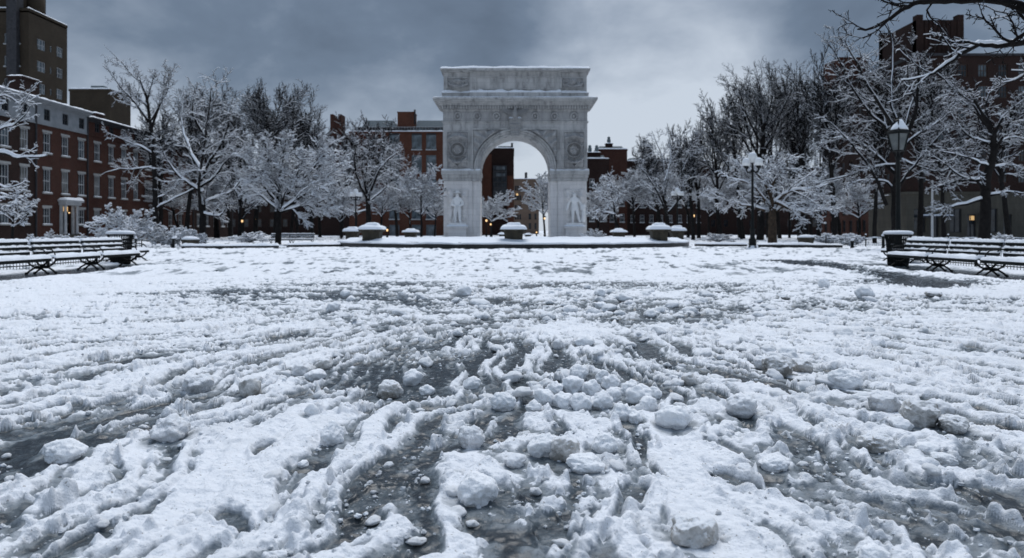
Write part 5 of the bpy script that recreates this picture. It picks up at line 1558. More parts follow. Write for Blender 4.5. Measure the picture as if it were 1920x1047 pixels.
hand_tree(15, 60, [[(1448, 447), (1448, 425), (1448, 403), (1447, 390)],
    [(1446, 399), (1421, 390), (1392, 385), (1363, 378), (1340, 366)], [(1457, 396), (1475, 374), (1508, 338), (1530, 318)], [(1443, 388), (1428, 367), (1407, 345), (1366, 334)], [(1450, 392), (1446, 356), (1461, 323), (1482, 290)], [(1465, 388), (1508, 381), (1550, 372)], [(1452, 380), (1480, 360), (1520, 355), (1556, 345)], [(1446, 372), (1432, 340), (1405, 318), (1378, 310)], [(1455, 380), (1490, 395), (1520, 400), (1552, 392)], [(1448, 372), (1436, 330), (1440, 296)]],
    'contorted oak with thick white snow on twisted low limbs, behind the globe lamp', PP(kids=(4, 11, 8, 5), ang=((.6, 1.1), (.6, 1.2), (.6, 1.2), (.5, 1.2)), up=(.02, .03, .02, 0, 0), gnarl=(.05, .28, .28, .26, .24), ratio=(.5, .5, .5, .5)), .05, (.42, .30), name='snowy_oak', bark='bark_brown', twig_r=.016, clip=(1325, 1562, 290), lw=.75, snow_r=.65)
auto_tree(37, 1565, 70, 95, 70, 'high thin twigged tree before the stepped brick building', .014, .3, .3, FINE)
hand_tree(16, 42, [[(1679, 445), (1679, 400), (1679, 356), (1686, 297), (1702, 250), (1718, 200), (1722, 130)],
    [(1682, 356), (1695, 336), (1715, 310), (1741, 278), (1776, 239)], [(1673, 352), (1656, 340), (1617, 338), (1590, 345)], [(1662, 385), (1634, 320), (1595, 271), (1556, 229)], [(1689, 309), (1643, 313), (1598, 327), (1530, 344)],
    [(1684, 300), (1660, 243), (1635, 218), (1595, 160), (1575, 115), (1554, 83)], [(1682, 250), (1637, 178), (1609, 126), (1583, 75)], [(1695, 265), (1675, 200), (1673, 129), (1672, 72), (1662, 40)], [(1684, 330), (1640, 290), (1600, 262), (1560, 262), (1534, 285)], [(1688, 300), (1720, 312), (1760, 322), (1790, 312)], [(1690, 290), (1700, 220), (1720, 170), (1735, 120)]],
    'dark trunked tree with long white limbs, right behind the lantern lamp', LIMBR, .032, (.30, .07), name='snowy_tree', spread=.8, clip=(1528, 1800, 40), thin=.3, snow_r=.5, lw=.72)
hand_tree(17, 36, [[(1845, 447), (1848, 395), (1848, 362), (1850, 330), (1861, 297), (1864, 265), (1854, 232), (1832, 203), (1815, 170)],
    [(1845, 359), (1832, 340), (1806, 333), (1780, 314), (1747, 291)], [(1838, 338), (1800, 340), (1770, 347), (1741, 354)], [(1841, 374), (1796, 385), (1770, 390), (1747, 398)], [(1850, 312), (1830, 303), (1806, 294), (1760, 283)], [(1854, 270), (1832, 262), (1812, 252), (1786, 219), (1773, 195)], [(1864, 275), (1893, 258), (1925, 262)], [(1858, 316), (1897, 310), (1930, 323)], [(1849, 369), (1890, 360), (1930, 366)], [(1862, 262), (1877, 226), (1903, 200), (1930, 180)], [(1856, 238), (1850, 190), (1870, 150)], [(1862, 290), (1890, 235), (1910, 180)]],
    'knotty tree with white lined crooked limbs behind the snowy right benches', LIMBR, .034, (.30, .10), name='snowy_tree', spread=.8, clip=(1735, 1990, 150), thin=.3, snow_r=.5, lw=.8)
auto_tree(38, 1770, 66, 178, 66, 'dim bare tree between the two large snowy trees on the right', .014, .22, .3, VASE)
auto_tree(39, 1640, 62, 118, 46, 'dim slim tree left of the lantern lamp', .014, .2, .35, FINE)
auto_tree(40, 1893, 58, 150, 60, 'dim bare tree at the right edge before the dark building', .014, .24, .3, VASE)
# far rows seen between the others
bg = random.Random(21)
far = [Tree(300+k, .03 if k % 2 else .055, .8, .018) for k in range(4)]
protos_t = []
spots = [(600, 118, 300), (665, 126, 320), (715, 98, 330), (770, 104, 345), (815, 122, 350), (560, 120, 310), (1120, 110, 345), (1190, 104, 318), (1230, 118, 306), (1290, 112, 300), (1345, 104, 316), (1395, 96, 322), (1520, 92, 330), (1575, 84, 300), (1610, 92, 330), (455, 110, 320), (410, 104, 330), (340, 96, 330), (1330, 122, 330), (1165, 124, 340), (640, 92, 352), (1050, 128, 352), (870, 132, 352), (1440, 112, 290), (1480, 104, 330)]
for i, (px, d, top) in enumerate(spots):
    k = i % 4
    x = (px-960)/1280*d; Hh = 1.2+(432-top)*d/1280
    if k >= len(protos_t):
        t = far[k]
        t.grow((0, 0, -.1), (0, 0, 1), 4.2, .2, 0, FROST if k % 2 == 0 else FINE)
        t.fit(3.6, 10)
        root = t.build('frosted_tree', (0, 0, 0), 'thin grey frosted tree in the far rows behind the lawn', 'bark', 'tree', 'grey frosted trees in the far rows')
        protos_t.append(root)
    else:
        root = copy_tree(protos_t[k])
    root.location = (x, d, 0); root.rotation_euler = (0, 0, bg.uniform(0, 6.28))
    s_ = Hh/10; root.scale = (s_*bg.uniform(.95, 1.3), s_*bg.uniform(.95, 1.3), s_)
# limbs that reach in from outside the picture
def edge_tree(seed, d, trunk, limbs, label, snow, r, P, twig_r, snow_r=.8):
    t = Tree(seed, snow, .8, twig_r)
    t.limb(trunk, r, r*.6, P, 0, kids=0)
    for pts, r0, r1, kd, slope in limbs:
        acc = 0; o_ = []
        for i, (px, py) in enumerate(pts):
            if i: acc += math.hypot(px-pts[i-1][0], py-pts[i-1][1])*d/1280
            o_.append(at(px, py, d+slope*acc))
        t.limb(o_, r0, r1, P, 1, kids=kd)
    t.snow_r = snow_r
    return t.build('overhanging_tree', trunk[0], label, 'bark')
LW = PP(levels=4, kids=(4, 9, 5, 3), ang=((.5, .9), (.5, 1.1), (.5, 1.1), (.5, 1.1)), up=(.02, .03, .02, .01, 0), gnarl=(.05, .2, .24, .26, .24), ratio=(.5, .30, .5, .5), start=(.5, .08, .12, .1))
edge_tree(50, 9.0, [(8.3, 9.0, -.1), (8.25, 9.0, 1.5), (8.1, 9.1, 3.0), (7.9, 9.0, 4.4), (7.6, 9, 5.6)],
    [([(2090, 60), (2000, 40), (1920, 16), (1895, 6), (1844, -1), (1786, 1), (1752, 2), (1723, 4), (1692, 17), (1660, 40), (1632, 54), (1608, 55)], .085, .012, 1.0, .05),
     ([(1700, 12), (1676, 10), (1650, -2), (1630, -12)], .02, .006, .7, .1), ([(1660, 40), (1645, 58), (1620, 70)], .014, .005, .6, -.2),
     ([(2060, 120), (1990, 95), (1950, 78), (1925, 60), (1900, 78), (1880, 70), (1850, 40), (1840, 25)], .045, .008, 1.5, .2), ([(1985, 92), (1950, 50), (1925, 40), (1905, 22), (1890, 30)], .03, .006, 1.2, -.1)],
    'near overhanging tree whose dark bare limb crosses the top right corner', .002, .17, LW, .005, .12)
edge_tree(51, 14.0, [(13.6, 14.0, -.1), (13.5, 14, 2.0), (13.4, 14.0, 4), (13.2, 14, 6)],
    [([(2190, 110), (2060, 90), (1985, 78), (1920, 79), (1872, 86), (1835, 84), (1801, 103), (1766, 126), (1743, 140), (1712, 149), (1690, 152)], .10, .012, .7, .08),
     ([(1835, 84), (1808, 78), (1790, 80), (1774, 74), (1760, 66)], .03, .008, .6, .1), ([(1801, 103), (1783, 92), (1768, 70), (1745, 62)], .022, .007, .6, .1), ([(1743, 140), (1725, 155), (1716, 170)], .018, .006, .6, .2),
     ([(2100, 60), (2010, 110), (1950, 130), (1905, 150), (1880, 158)], .05, .01, 1.0, .2)],
    'overhanging tree whose snow topped limb reaches in below the dark one at the right edge', .016, .25, LW, .007, .55)
edge_tree(52, 30.0, [(-26.2, 30, -.1), (-26.1, 30, 3), (-26, 30, 6), (-25.8, 30, 9)],
    [([(-120, 300), (-60, 290), (0, 286), (26, 294), (50, 296), (88, 292)], .11, .03, .5, .1), ([(-110, 260), (-40, 250), (10, 240), (40, 225), (62, 190)], .08, .012, 1.2, .2), ([(-110, 330), (-40, 330), (10, 352), (40, 345)], .06, .01, .8, .2), ([(-100, 200), (-40, 190), (10, 180), (38, 196), (58, 172)], .06, .01, 1.2, .1)],
    'overhanging tree whose thin limbs reach in from the left edge before the row houses', .03, .3, LW, .009)
# shrubs under snow
def shrub(seed, px, d, base_py, top_py, half_px, label, snow=.05, name='snowy_shrub', kids=(16, 7, 6, 4), group=None, ang=((.3, 1.3), (.4, .9), (.4, 1.0), (.4, 1.0))):
    x = (px-960)/1280*d
    Hh = (base_py-top_py)*d/1280
    t = Tree(seed, snow, .9, .012)
    P = PP(kids=kids, ang=ang, start=(.1, .15, .1, .1), ratio=(2.2, .5, .5, .5), fall=(.2, .4, .4, .4), up=(0, .02, -.02, -.03, 0))
    t.grow((x, d, -.05), (0, 0, 1), Hh*.35, .06, 0, P)
    t.fit(half_px*d/1280, Hh)
    return t.build(name, (x, d, 0), label, 'bark', 'shrub', group)
shrub(60, 240, 46, 455, 376, 58, 'large snow laden shrub with spreading tiers, behind the left litter bin', .075)
shrub(61, 322, 48, 458, 419, 36, 'low rounded shrub drooping under snow beyond the large spreading one', .085, ang=((.5, 1.5), (.5, 1.0), (.4, 1.0), (.4, 1.0)))
shrub(62, 362, 52, 458, 430, 22, 'little snowy shrub right beside the low rounded one', .08)
shrub(63, 60, 38, 462, 430, 26, 'small frosted bush behind the near left bench', .05)
shrub(64, 95, 44, 455, 420, 22, 'dark bush with a cap of snow under the doorway windows', .05)
shrub(65, 150, 44, 456, 428, 24, 'dark bush with snow patches right of the white doorway', .045)
shrub(66, 1597, 50, 458, 434, 20, 'small round snowy shrub left of the right litter bin', .08)
shrub(67, 1555, 54, 458, 436, 26, 'low snowy shrub behind the long kerb on the right', .08)
shrub(68, 1880, 44, 460, 432, 30, 'low dark shrub with snow on top, behind the last right bench', .05)
shrub(69, 470, 66, 452, 432, 34, 'low frosted bushes below the frosted spreading tree', .06)
shrub(70, 1345, 70, 452, 436, 30, 'low frosted bush behind the globe lamps on the right', .05)
shrub(71, 1115, 80, 450, 428, 20, 'low frosted bush at the foot of the right pier', .05)
# ------------------------------------------------------------------ fountain
FC = (0.1, 52.5)
FA, FB = 13.3, 9.5
def fountain():
    root = empty('fountain', (FC[0], FC[1], 0), 0, 'wide low stone fountain basin under snow in front of the arch', 'fountain')
    n = 160
    def ring(prof, name, m, jitter=0, seed=0, smooth=True):
        V = []; F = []
        th = np.linspace(0, 2*np.pi, n, endpoint=False)
        k = len(prof)
        for a in th:
            for (dr, z, jt) in prof:
                j = jt*(noise2(np.array([math.cos(a)*9+seed]), np.array([math.sin(a)*9]), 71)[0]+.6*noise2(np.array([math.cos(a)*27+seed]), np.array([math.sin(a)*27]), 72)[0])
                V.append(((FA+dr)*math.cos(a), (FB+dr)*math.sin(a), z+j))
        for i in range(n):
            i2 = (i+1) % n
            for q in range(k-1):
                F.append((i*k+q, i2*k+q, i2*k+q+1, i*k+q+1))
        return mesh_np(name, V, F, m, smooth, None, root)
    ring([(0, -.1, 0), (0, .30, 0), (-.02, .33, 0), (-.5, .33, 0), (-.5, -.1, 0)], 'basin_wall', M['wet_stone'], smooth=False)
    ring([(-.5, .1, 0), (-.52, .42, 0), (-1.3, .5, 0), (-1.35, .25, 0), (-2.6, .25, 0)], 'basin_steps', M['wet_stone'], smooth=False)
    ring([(-.02, .29, .03), (.04, .35, .05), (-.04, .42, .06), (-.30, .44, .10), (-.55, .47, .09), (-.85, .60, .08), (-1.3, .63, .06), (-1.5, .5, .05), (-1.9, .34, .05), (-2.7, .31, .04)], 'snow_cover', M['snow'])
    V = [((FA-2.6)*math.cos(a), (FB-2.6)*math.sin(a), .30) for a in np.linspace(0, 2*np.pi, 80, endpoint=False)]
    mb = MB(); mb.add(V, [tuple(range(80))], 0); mb.build('basin_floor', M['snow'], root)
fountain()
def pedestal(px, d, wpx, top_py, base_py, label, first=None):
    x = (px-960)/1280*d
    w = wpx*d/1280/2
    z1 = 1.2+(432-top_py)*d/1280; z0 = 1.2+(432-base_py)*d/1280
    z0 = max(.52, min(z0, .6))
    h = z1-z0
    root = empty('fountain_pedestal', (x, d, z0), 0, label, 'pedestal', 'stone pedestals around the fountain')
    mb = MB()
    s = w*1.414
    mb.lathe([(s*.66, -.3), (s*.66, .0), (s*.70, .02), (s*.66, h*.1), (s*.70, h*.42), (s*.74, h*.44), (s*.74, h*.50)], 4, rot=math.pi/4, smooth=False)
    bs = mb.build('base', M['dark_stone'], root, .02)
    mb = MB(); mb.box(-w*.9, w*.9, -w*.9, w*.9, h*.5, h*.62, tx=-.06, ty=-.06); mb.build('cap', M['dark_stone'], root, .02)
    mb = MB(); mb.snow(-w, w, -w, w, h*.62, h*.23, px, lump=.2, edge=w*.45, cell=w/10); mb.snow(-w*.58, w*.58, -w*.58, w*.58, h*.80, h*.20, px+3, lump=.2, edge=w*.3, cell=w/10)
    mb.build('snow_cover', M['snow'], root)
pedestal(963, 44.5, 50, 417, 457, 'snow capped stone pedestal at the middle of the near fountain rim')
pedestal(698, 47.4, 46, 418, 451, 'larger snow capped pedestal near the left end of the fountain')
pedestal(1235, 47.4, 41, 418, 450, 'larger snow capped pedestal near the right end of the fountain')
pedestal(661, 53, 31, 425, 450, 'smaller snow capped pedestal at the far left end of the fountain, beside a larger one')
pedestal(1269, 53, 31, 423, 450, 'smaller snow capped pedestal at the far right end of the fountain, beside a larger one')
pedestal(770, 59.5, 30, 428.5, 448, 'small snow capped pedestal at the back of the fountain, left of the arch')
pedestal(1160, 59.5, 30, 428.5, 448, 'small snow capped pedestal at the back of the fountain, right of the arch')
pedestal(941, 62, 16, 436, 448, 'tiny snow capped pedestal half hidden to the left of the middle one')
pedestal(990, 62, 16, 437, 448, 'tiny snow capped pedestal half hidden to the right of the middle one')

# ------------------------------------------------------------------ low kerbs around the plaza
def kerb(p0, p1, d0, d1, z, label):
    x0, x1 = (p0-960)/1280*d0, (p1-960)/1280*d1
    Ln = math.hypot(x1-x0, d1-d0)
    root = empty('planter_kerb', (x0, d0, 0), math.atan2(d1-d0, x1-x0), label, 'kerb')
    mb = MB(); mb.box(0, Ln, 0, .45, -.1, z); mb.build('stone', M['wet_stone'], root, .03)
    mb = MB(); mb.snow(0, Ln, 0, .5, z, .13, p0, lump=.6, cell=.14, edge=.2, freq=.8, over=.03); mb.build('snow_cover', M['snow'], root)
kerb(340, 521, 43.5, 44.5, .20, 'long low dark stone kerb topped with snow, left of the fountain')
kerb(540, 640, 47, 49, .2, 'short low stone kerb between the long left kerb and the fountain')
kerb(1302, 1400, 50, 48.5, .2, 'short low stone kerb between the fountain and the tall globe lamp')
kerb(1420, 1580, 47, 45.5, .22, 'long low dark stone kerb topped with snow, right of the globe lamp')

# ------------------------------------------------------------------ benches
def make_bench(Ln=2.05):
    """front edge at x = 0, back at x = .62, runs along y from 0 to Ln; faces -x"""
    root = empty('park_bench')
    mb = MB()
    for k in range(6):
        x0 = .0+k*.088; z0 = .405+.012*abs(k-2.5)/2.5
        mb.box(x0, x0+.07, 0, Ln, z0, z0+.04)
    mb.box(-.035, -.004, 0, Ln, .345, .44)
    mb.build('seat', M['bench_wood'], root, .008)
    mb = MB()
    for k in range(3):
        z = .52+k*.135; x = .55+.035*k
        mb.box(x, x+.035, 0, Ln, z, z+.095)
    mb.build('backrest', M['bench_wood'], root, .008)
    for y in (.09, Ln-.09):
        mb = MB()
        mb.tube([(.0, y, .41), (.02, y, .36), (.10, y, .26), (.20, y, .20), (.27, y, .185), (.2, y, .16), (.09, y, .09), (.0, y, .0)], [.028, .028, .026, .026, .03, .026, .026, .03], 8)
        mb.tube([(.58, y, .41), (.56, y, .34), (.48, y, .25), (.38, y, .20), (.31, y, .185), (.38, y, .16), (.50, y, .09), (.60, y, .0)], [.028, .028, .026, .026, .03, .026, .026, .03], 8)
        mb.tube([(.24, y, .185), (.34, y, .185)], [.045, .045], 8)
        mb.tube([(.55, y, .38), (.57, y, .55), (.64, y, .86)], [.024, .022, .018], 8)
        mb.ball((.0, y, .02), .035, nu=8, nv=6); mb.ball((.60, y, .02), .035, nu=8, nv=6)
        mb.build('leg', M['iron'], root)
        mb = MB()
        mb.tube([(.60, y, .68), (.48, y, .70), (.30, y, .69), (.14, y, .66), (.05, y, .58), (.03, y, .49), (.06, y, .44)], [.018, .018, .018, .018, .018, .018, .02], 8)
        mb.build('armrest', M['iron'], root)
    mb = MB()
    mb.snow(-.03, .56, .02, Ln-.02, .44, .085, 7, lump=.35, cell=.05, edge=.09, freq=2, over=.02)
    mb.build('snow_on_seat', M['snow'], root)
    mb = MB()
    mb.snow(.60, .70, .0, Ln, .885, .07, 8, lump=.6, cell=.04, edge=.05, freq=3, over=.01)
    for k in range(2):
        mb.snow(.51+.035*k, .60+.035*k, .0, Ln, .612+.135*k, .035, 9+k, lump=1.2, cell=.04, edge=.04, freq=3)
    mb.build('snow_on_backrest', M['snow'], root)
    return root
bench0 = make_bench()
GL, GR = 'park benches in a row on the left', 'park benches in a row on the right'
def put_bench(i, x, y, rz, label, group):
    b = bench0 if i == 0 else copy_tree(bench0)
    b.location = (x, y, .01); b.rotation_euler = (0, 0, rz)
    tag(b, label, 'bench', group)
    return b
put_bench(0, 12.0, 19.75, 0, 'snow covered dark bench on the right, next to the litter bin', GR)
put_bench(1, 12.02, 17.62, 0, 'snow covered dark bench on the right, second from the litter bin', GR)
put_bench(2, 12.06, 15.49, 0, 'snow covered dark bench cut off by the right edge of the photo', GR)
put_bench(3, 14.0, 24.0, -.05, 'snow covered dark bench half hidden beyond the right litter bin', GR)
put_bench(4, -12.45, 22.8, math.pi, 'snow covered dark bench on the left, next to the litter bin', GL)
put_bench(5, -12.48, 20.66, math.pi, 'snow covered dark bench on the left, second from the litter bin', GL)
put_bench(6, -12.52, 18.52, math.pi, 'snow covered dark bench cut off by the left edge of the photo', GL)
put_bench(7, -13.9, 26.1, math.pi+.03, 'snow covered dark bench half hidden beyond the left litter bin', GL)
# a pair of far benches by the lawn, left of the fountain
for i, (px, d, lab) in enumerate(((572, 57, 'distant snowy bench in front of the lawn, nearer the spreading tree'), (608, 57.5, 'distant snowy bench in front of the lawn, nearer the fountain'))):
    b = copy_tree(bench0); b.location = ((px-960)/1280*d-1, d, 0); b.rotation_euler = (0, 0, math.pi/2); tag(b, lab, 'bench', 'far benches by the lawn')

# ------------------------------------------------------------------ litter bins
def bin_(x, y, label, s=1.0):
    root = empty('litter_bin', (x, y, 0), 0, label, 'bin', 'litter bins beside the benches')
    mb = MB(); mb.lathe([(.34, .0), (.36, .04), (.385, .5), (.40, .56), (.37, .57), (.36, .06)], 28); mb.build('body', M['iron'], root)
    mb = MB()
    for k in range(34):
        a = 2*math.pi*k/34
        mb.tube([(r*math.cos(a), r*math.sin(a), z) for r, z in ((.36, .03), (.395, .5), (.41, .75), (.44, .95), (.47, 1.06))], .0165, 4)
    mb.build('slat_basket', M['iron'], root)
    for r, z in ((.375, .10), (.405, .62), (.425, .80)):
        mb = MB(); mb.tube([(r*math.cos(2*math.pi*k/30), r*math.sin(2*math.pi*k/30), z) for k in range(31)], .018, 6)
        mb.build('hoop', M['iron'], root)
    mb = MB(); mb.lathe([(.2, 1.05), (.50, 1.06), (.52, 1.09), (.46, 1.14), (.2, 1.16)], 28); ld = mb.build('lid', M['iron'], root)
    mb = MB()
    n = 28
    mb.lathe([(.52, 1.10), (.545, 1.13), (.53, 1.18), (.46, 1.215), (.3, 1.23), (.02, 1.235)], n); mb.build('snow_cap', M['snow'], ld)
    root.scale = (s, s, s*1.15)
bin_(12.95, 22.9, 'dark slatted litter bin with a snowy lid at the end of the right benches', .84)
bin_(-13.65, 23.8, 'dark slatted litter bin with a snowy lid at the end of the left benches', .84)

# ------------------------------------------------------------------ lamps
def globe_mat():
    m, t, b = newmat('frosted_globe')
    tc = N(t, 'ShaderNodeTexCoord')
    n = N(t, 'ShaderNodeTexNoise', ins={'Scale': 4.0, 'Detail': 3.0}); L(t, tc, 'Object', n, 'Vector')
    rp = ramp(t, [(.4, (.78, .79, .78)), (.7, (.66, .67, .67))]); L(t, n, 'Fac', rp, 0); L(t, rp, 0, b, 'Base Color')
    b.inputs['Roughness'].default_value = .3
    return m
M['globe'] = globe_mat()
def globe_lamp(px, d, top_py, label, base_z=0.0, rot=.4):
    x = (px-960)/1280*d
    Hh = 1.2+(432-top_py)*d/1280-base_z
    k = Hh/5.6
    root = empty('globe_lamp', (x, d, base_z), rot, label, 'street lamp', 'cluster globe lamps around the plaza')
    root.scale = (k, k, k)
    mb = MB()
    mb.lathe([(.26, -.1), (.26, .12), (.22, .16), (.2, .5), (.22, .54), (.14, .62), (.13, 1.05), (.16, 1.08), (.16, 1.14), (.09, 1.2), (.075, 2.6), (.065, 4.35), (.11, 4.4), (.11, 4.48), (.06, 4.55), (.06, 4.85), (.1, 4.9)], 14)
    mb.build('pole', M['iron'], root)
    for q in range(4):
        a = q*math.pi/2
        c, s_ = math.cos(a), math.sin(a)
        mb = MB()
        mb.tube([(.05*c, .05*s_, 4.45), (.2*c, .2*s_, 4.36), (.38*c, .38*s_, 4.38), (.47*c, .47*s_, 4.52), (.48*c, .48*s_, 4.62)], [.035, .04, .04, .035, .05], 8)
        mb.lathe([(.05, 4.58), (.14, 4.66), (.15, 4.70), (.1, 4.72)], 12, (.48*c, .48*s_, 0))
        arm = mb.build('arm', M['iron'], root)
        mb = MB(); mb.ball((.48*c, .48*s_, 4.90), .225, nu=20, nv=12); mb.build('globe', M['globe'], arm)
        mb = MB(); mb.lathe([(.19, 0), (.17, .06), (.1, .11), (.01, .13)], 12, (.48*c, .48*s_, 5.04)); mb.build('snow_cap', M['snow'], arm)
    mb = MB(); mb.ball((0, 0, 5.2), .27, nu=20, nv=12); gl = mb.build('top_globe', M['globe'], root)
    mb = MB(); mb.lathe([(.22, 0), (.2, .07), (.12, .13), (.01, .15)], 12, (0, 0, 5.37)); mb.build('snow_cap', M['snow'], gl)
    mb = MB(); mb.snow(-.3, .3, -.3, .3, -.02, .26, px, lump=.2, edge=.2); mb.build('snow_at_foot', M['snow'], root)
globe_lamp(1411, 44, 283, 'tallest iron lamp with a cluster of white globes, right of the fountain')
globe_lamp(1270, 68, 351, 'iron globe lamp rising behind the right end of the fountain', rot=.2)
globe_lamp(667, 68, 353, 'iron globe lamp rising behind the left end of the fountain', rot=.6)
def lantern(px, d, top_py, label):
    x = (px-960)/1280*d
    Hh = 1.2+(432-top_py)*d/1280
    k = Hh/5.2
    root = empty('lantern_lamp', (x, d, 0), .35, label, 'street lamp')
    root.scale = (k, k, k)
    mb = MB(); mb.lathe([(.2, -.1), (.2, .3), (.15, .36), (.13, .9), (.15, .95), (.085, 1.05), (.075, 2.4), (.065, 3.7), (.1, 3.75), (.1, 3.8), (.06, 3.86), (.06, 3.98), (.14, 4.02)], 14); mb.build('pole', M['iron'], root)
    zb, zt, rb, rt = 4.02, 4.66, .19, .335
    mb = MB()
    n = 4
    for q in range(n):
        a = 2*math.pi*q/n+math.pi/4; a2 = a+2*math.pi/n
        mb.tube([(rb*math.cos(a), rb*math.sin(a), zb), (rt*math.cos(a), rt*math.sin(a), zt)], .028, 6)
        mb.tube([(rb*math.cos(a), rb*math.sin(a), zb), (rb*math.cos(a2), rb*math.sin(a2), zb)], .026, 6)
        mb.tube([(rt*math.cos(a), rt*math.sin(a), zt), (rt*math.cos(a2), rt*math.sin(a2), zt)], .035, 6)
    mb.lathe([(.1, 3.98), (rb*.95, zb-.01), (rb*.95, zb+.03)], 4, rot=math.pi/4, smooth=False)
    mb.build('lantern_frame', M['iron'], root)
    mb = MB()
    for q in range(n):
        a = 2*math.pi*q/n+math.pi/4; a2 = a+2*math.pi/n
        f = .955
        mb.add([(rb*f*math.cos(a), rb*f*math.sin(a), zb+.02), (rb*f*math.cos(a2), rb*f*math.sin(a2), zb+.02), (rt*f*math.cos(a2), rt*f*math.sin(a2), zt), (rt*f*math.cos(a), rt*f*math.sin(a), zt)], [(0, 1, 2, 3)])
    mb.build('lantern_glass', mat('lantern_glass', (.17, .185, .18), (.09, .10, .10), scale=3, rough=.3), root)
    mb = MB(); mb.lathe([(.365, zt), (.375, zt+.04), (.22, zt+.24), (.15, zt+.42), (.15, zt+.46), (.06, zt+.5), (.04, zt+.56), (.01, zt+.6)], 4, rot=math.pi/4, smooth=False); hd = mb.build('hood', M['iron'], root)
    mb = MB(); mb.lathe([(.30, zt+.12), (.28, zt+.19), (.19, zt+.32), (.13, zt+.43), (.09, zt+.49)], 8, (.03, -.03, 0), rot=.2); so_ = mb.build('snow_cap', M['snow'], hd)
lantern(1684, 25.5, 222, 'black iron lantern lamp with a snowy hood, behind the right litter bin')
def path_lamp(px, d, lamp_py, label, lit=True, globe=False):
    x = (px-960)/1280*d
    zl = 1.2+(432-lamp_py)*d/1280
    root = empty('path_lamp', (x, d, 0), 0, label, 'street lamp', 'small lit lamps in the distance')
    mb = MB(); mb.lathe([(.14, -.1), (.14, .5), (.07, .6), (.055, zl-.25), (.12, zl-.2)], 8); mb.build('pole', M['iron'], root)
    mb = MB(); mb.lathe([(.08, -.14), (.12, -.03), (.12, .07), (.07, .15)] if not globe else [(.05, -.18), (.17, -.06), (.17, .08), (.05, .18)], 10, (0, 0, zl)); mb.build('lamp_glass', M['lamp_glow'] if lit else M['globe'], root)
    mb = MB(); mb.lathe([(.26, .2), (.16, .38), (.03, .46)], 8, (0, 0, zl)); mb.build('hood', M['iron'], root)
path_lamp(912, 112, 414, 'dim lamp in the arch opening beside the left pier', globe=True)
path_lamp(920, 106, 421, 'dark hooded lamp in the arch opening, left of the middle pedestal')
path_lamp(1021, 106, 410, 'lit lamp on a dark post in the arch opening beside the right pier')
path_lamp(1006, 128, 436, 'low lit lamp in the arch opening, left of the taller lit one')
path_lamp(454, 84, 415, 'lit lamp among dark trunks under the frosted spreading tree')
path_lamp(479, 92, 412, 'faint lit lamp right of another among dark trunks')
path_lamp(726, 86, 432, 'lit lamp just right of the larger left pedestal')
path_lamp(1301, 88, 405, 'lit lamp between bare trees right of the fountain')

# ------------------------------------------------------------------ low fences, bollards and posts
def low_fence(x0, y0, x1, y1, label, h=.75):
    Ln = math.hypot(x1-x0, y1-y0)
    root = empty('low_fence', (x0, y0, 0), math.atan2(y1-y0, x1-x0), label, 'fence')
    mb = MB()
    n = int(Ln/.13)
    for k in range(n+1):
        mb.box(k*Ln/n-.006, k*Ln/n+.006, -.006, .006, 0, h)
    mb.build('pickets', M['iron'], root)
    mb = MB(); mb.box(0, Ln, -.015, .015, h-.12, h-.09); mb.box(0, Ln, -.015, .015, .12, .15); mb.build('rails', M['iron'], root)
    m = max(1, int(Ln/2.4))
    for k in range(m+1):
        u = k*Ln/m
        mb = MB(); mb.lathe([(.035, 0), (.035, h+.06), (.05, h+.08), (.05, h+.12), (.01, h+.16)], 8, (u, 0, 0)); p_ = mb.build('post', M['iron'], root)
        mb = MB(); mb.lathe([(.06, 0), (.055, .05), (.01, .09)], 8, (u, 0, h+.12)); mb.build('snow_cap', M['snow'], p_)
    mb = MB(); mb.snow(0, Ln, -.025, .025, h-.085, .035, x0, lump=1.2, cell=.05, edge=.02, freq=2); mb.build('snow_on_rail', M['snow'], root)
low_fence(-14.6, 14.0, -14.6, 26.5, 'low iron picket fence running behind the left benches')
low_fence(14.6, 26.5, 14.6, 14.0, 'low iron picket fence running behind the right benches')
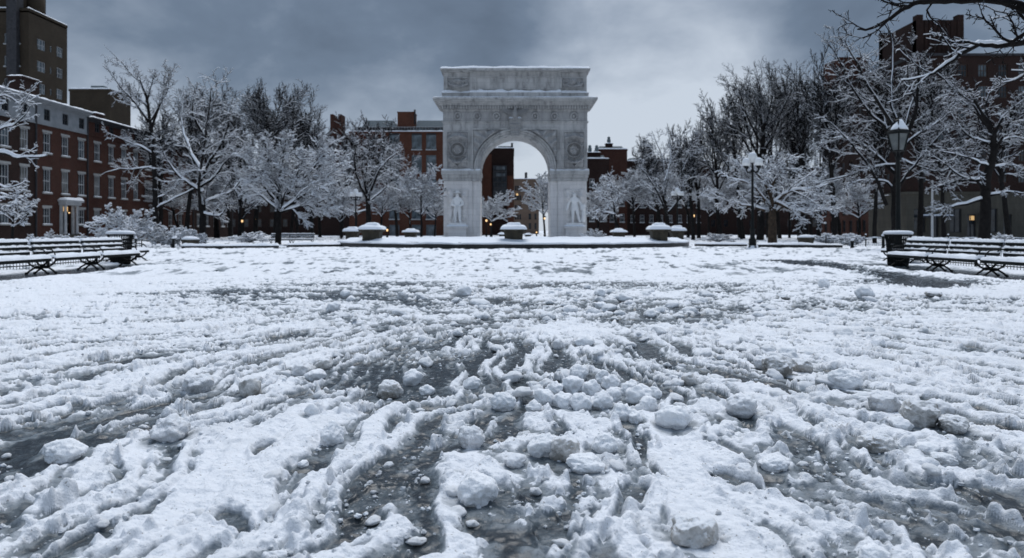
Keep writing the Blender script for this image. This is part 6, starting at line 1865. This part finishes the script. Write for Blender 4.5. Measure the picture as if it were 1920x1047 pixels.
low_fence(-33, 47, -25.5, 47, 'low iron picket fence before the large shrub on the left')
low_fence(23, 50, 36, 47, 'low iron picket fence beyond the right litter bin')
def bollard(px, d, top_py, label):
    x = (px-960)/1280*d; h = 1.2+(432-top_py)*d/1280
    root = empty('bollard', (x, d, 0), 0, label, 'bollard')
    mb = MB(); mb.lathe([(.12, -.1), (.12, .1), (.09, .14), (.085, h-.15), (.11, h-.12), (.11, h-.06), (.06, h)], 12); mb.build('post', M['iron'], root)
    mb = MB(); mb.lathe([(.11, h-.06), (.1, h+.02), (.05, h+.07), (.01, h+.08)], 12); mb.build('snow_cap', M['snow'], root)
bollard(325, 45, 446, 'black bollard at the left end of the long kerb')
bollard(1598, 44, 450, 'short dark bollard near the right end of the long kerb')
bollard(1656, 42, 441, 'dark bollard with a knob of snow left of the right litter bin')
# drum-like planter / small sign board with snow, and a pale flag pole
root = empty('planter_tub', at(1511, 452, 54)[:2]+(0,), 0, 'dark round planter tub with a snow top, behind the right kerb', 'planter')
mb = MB(); mb.lathe([(.5, 0), (.62, .5), (.66, .55), (.66, .62), (.5, .62)], 18); mb.build('tub', M['dark_stone'], root)
mb = MB(); mb.lathe([(.64, .62), (.6, .72), (.4, .82), (.02, .86)], 18); mb.build('snow_cap', M['snow'], root)
x, y, z = at(357, 437, 46)
root = empty('planter_tub', (x, y, 0), 0, 'dark low tub with a snow cap left of the long kerb, by the small shrub', 'planter')
mb = MB(); mb.lathe([(.45, 0), (.55, .45), (.6, .5), (.6, .56), (.4, .56)], 18); mb.build('tub', M['dark_stone'], root)
mb = MB(); mb.lathe([(.58, .56), (.55, .66), (.35, .76), (.02, .8)], 18); mb.build('snow_cap', M['snow'], root)
x, y, z = at(1748, 449, 48)
root = empty('flag_pole', (x, y, 0), 0, 'thin pale pole standing before the dark building on the right', 'pole')
mb = MB(); mb.lathe([(.10, -.1), (.10, .3), (.075, .4), (.06, 4.6), (.09, 4.64), (.02, 4.72)], 10); mb.build('pole', M['white_paint'], root)
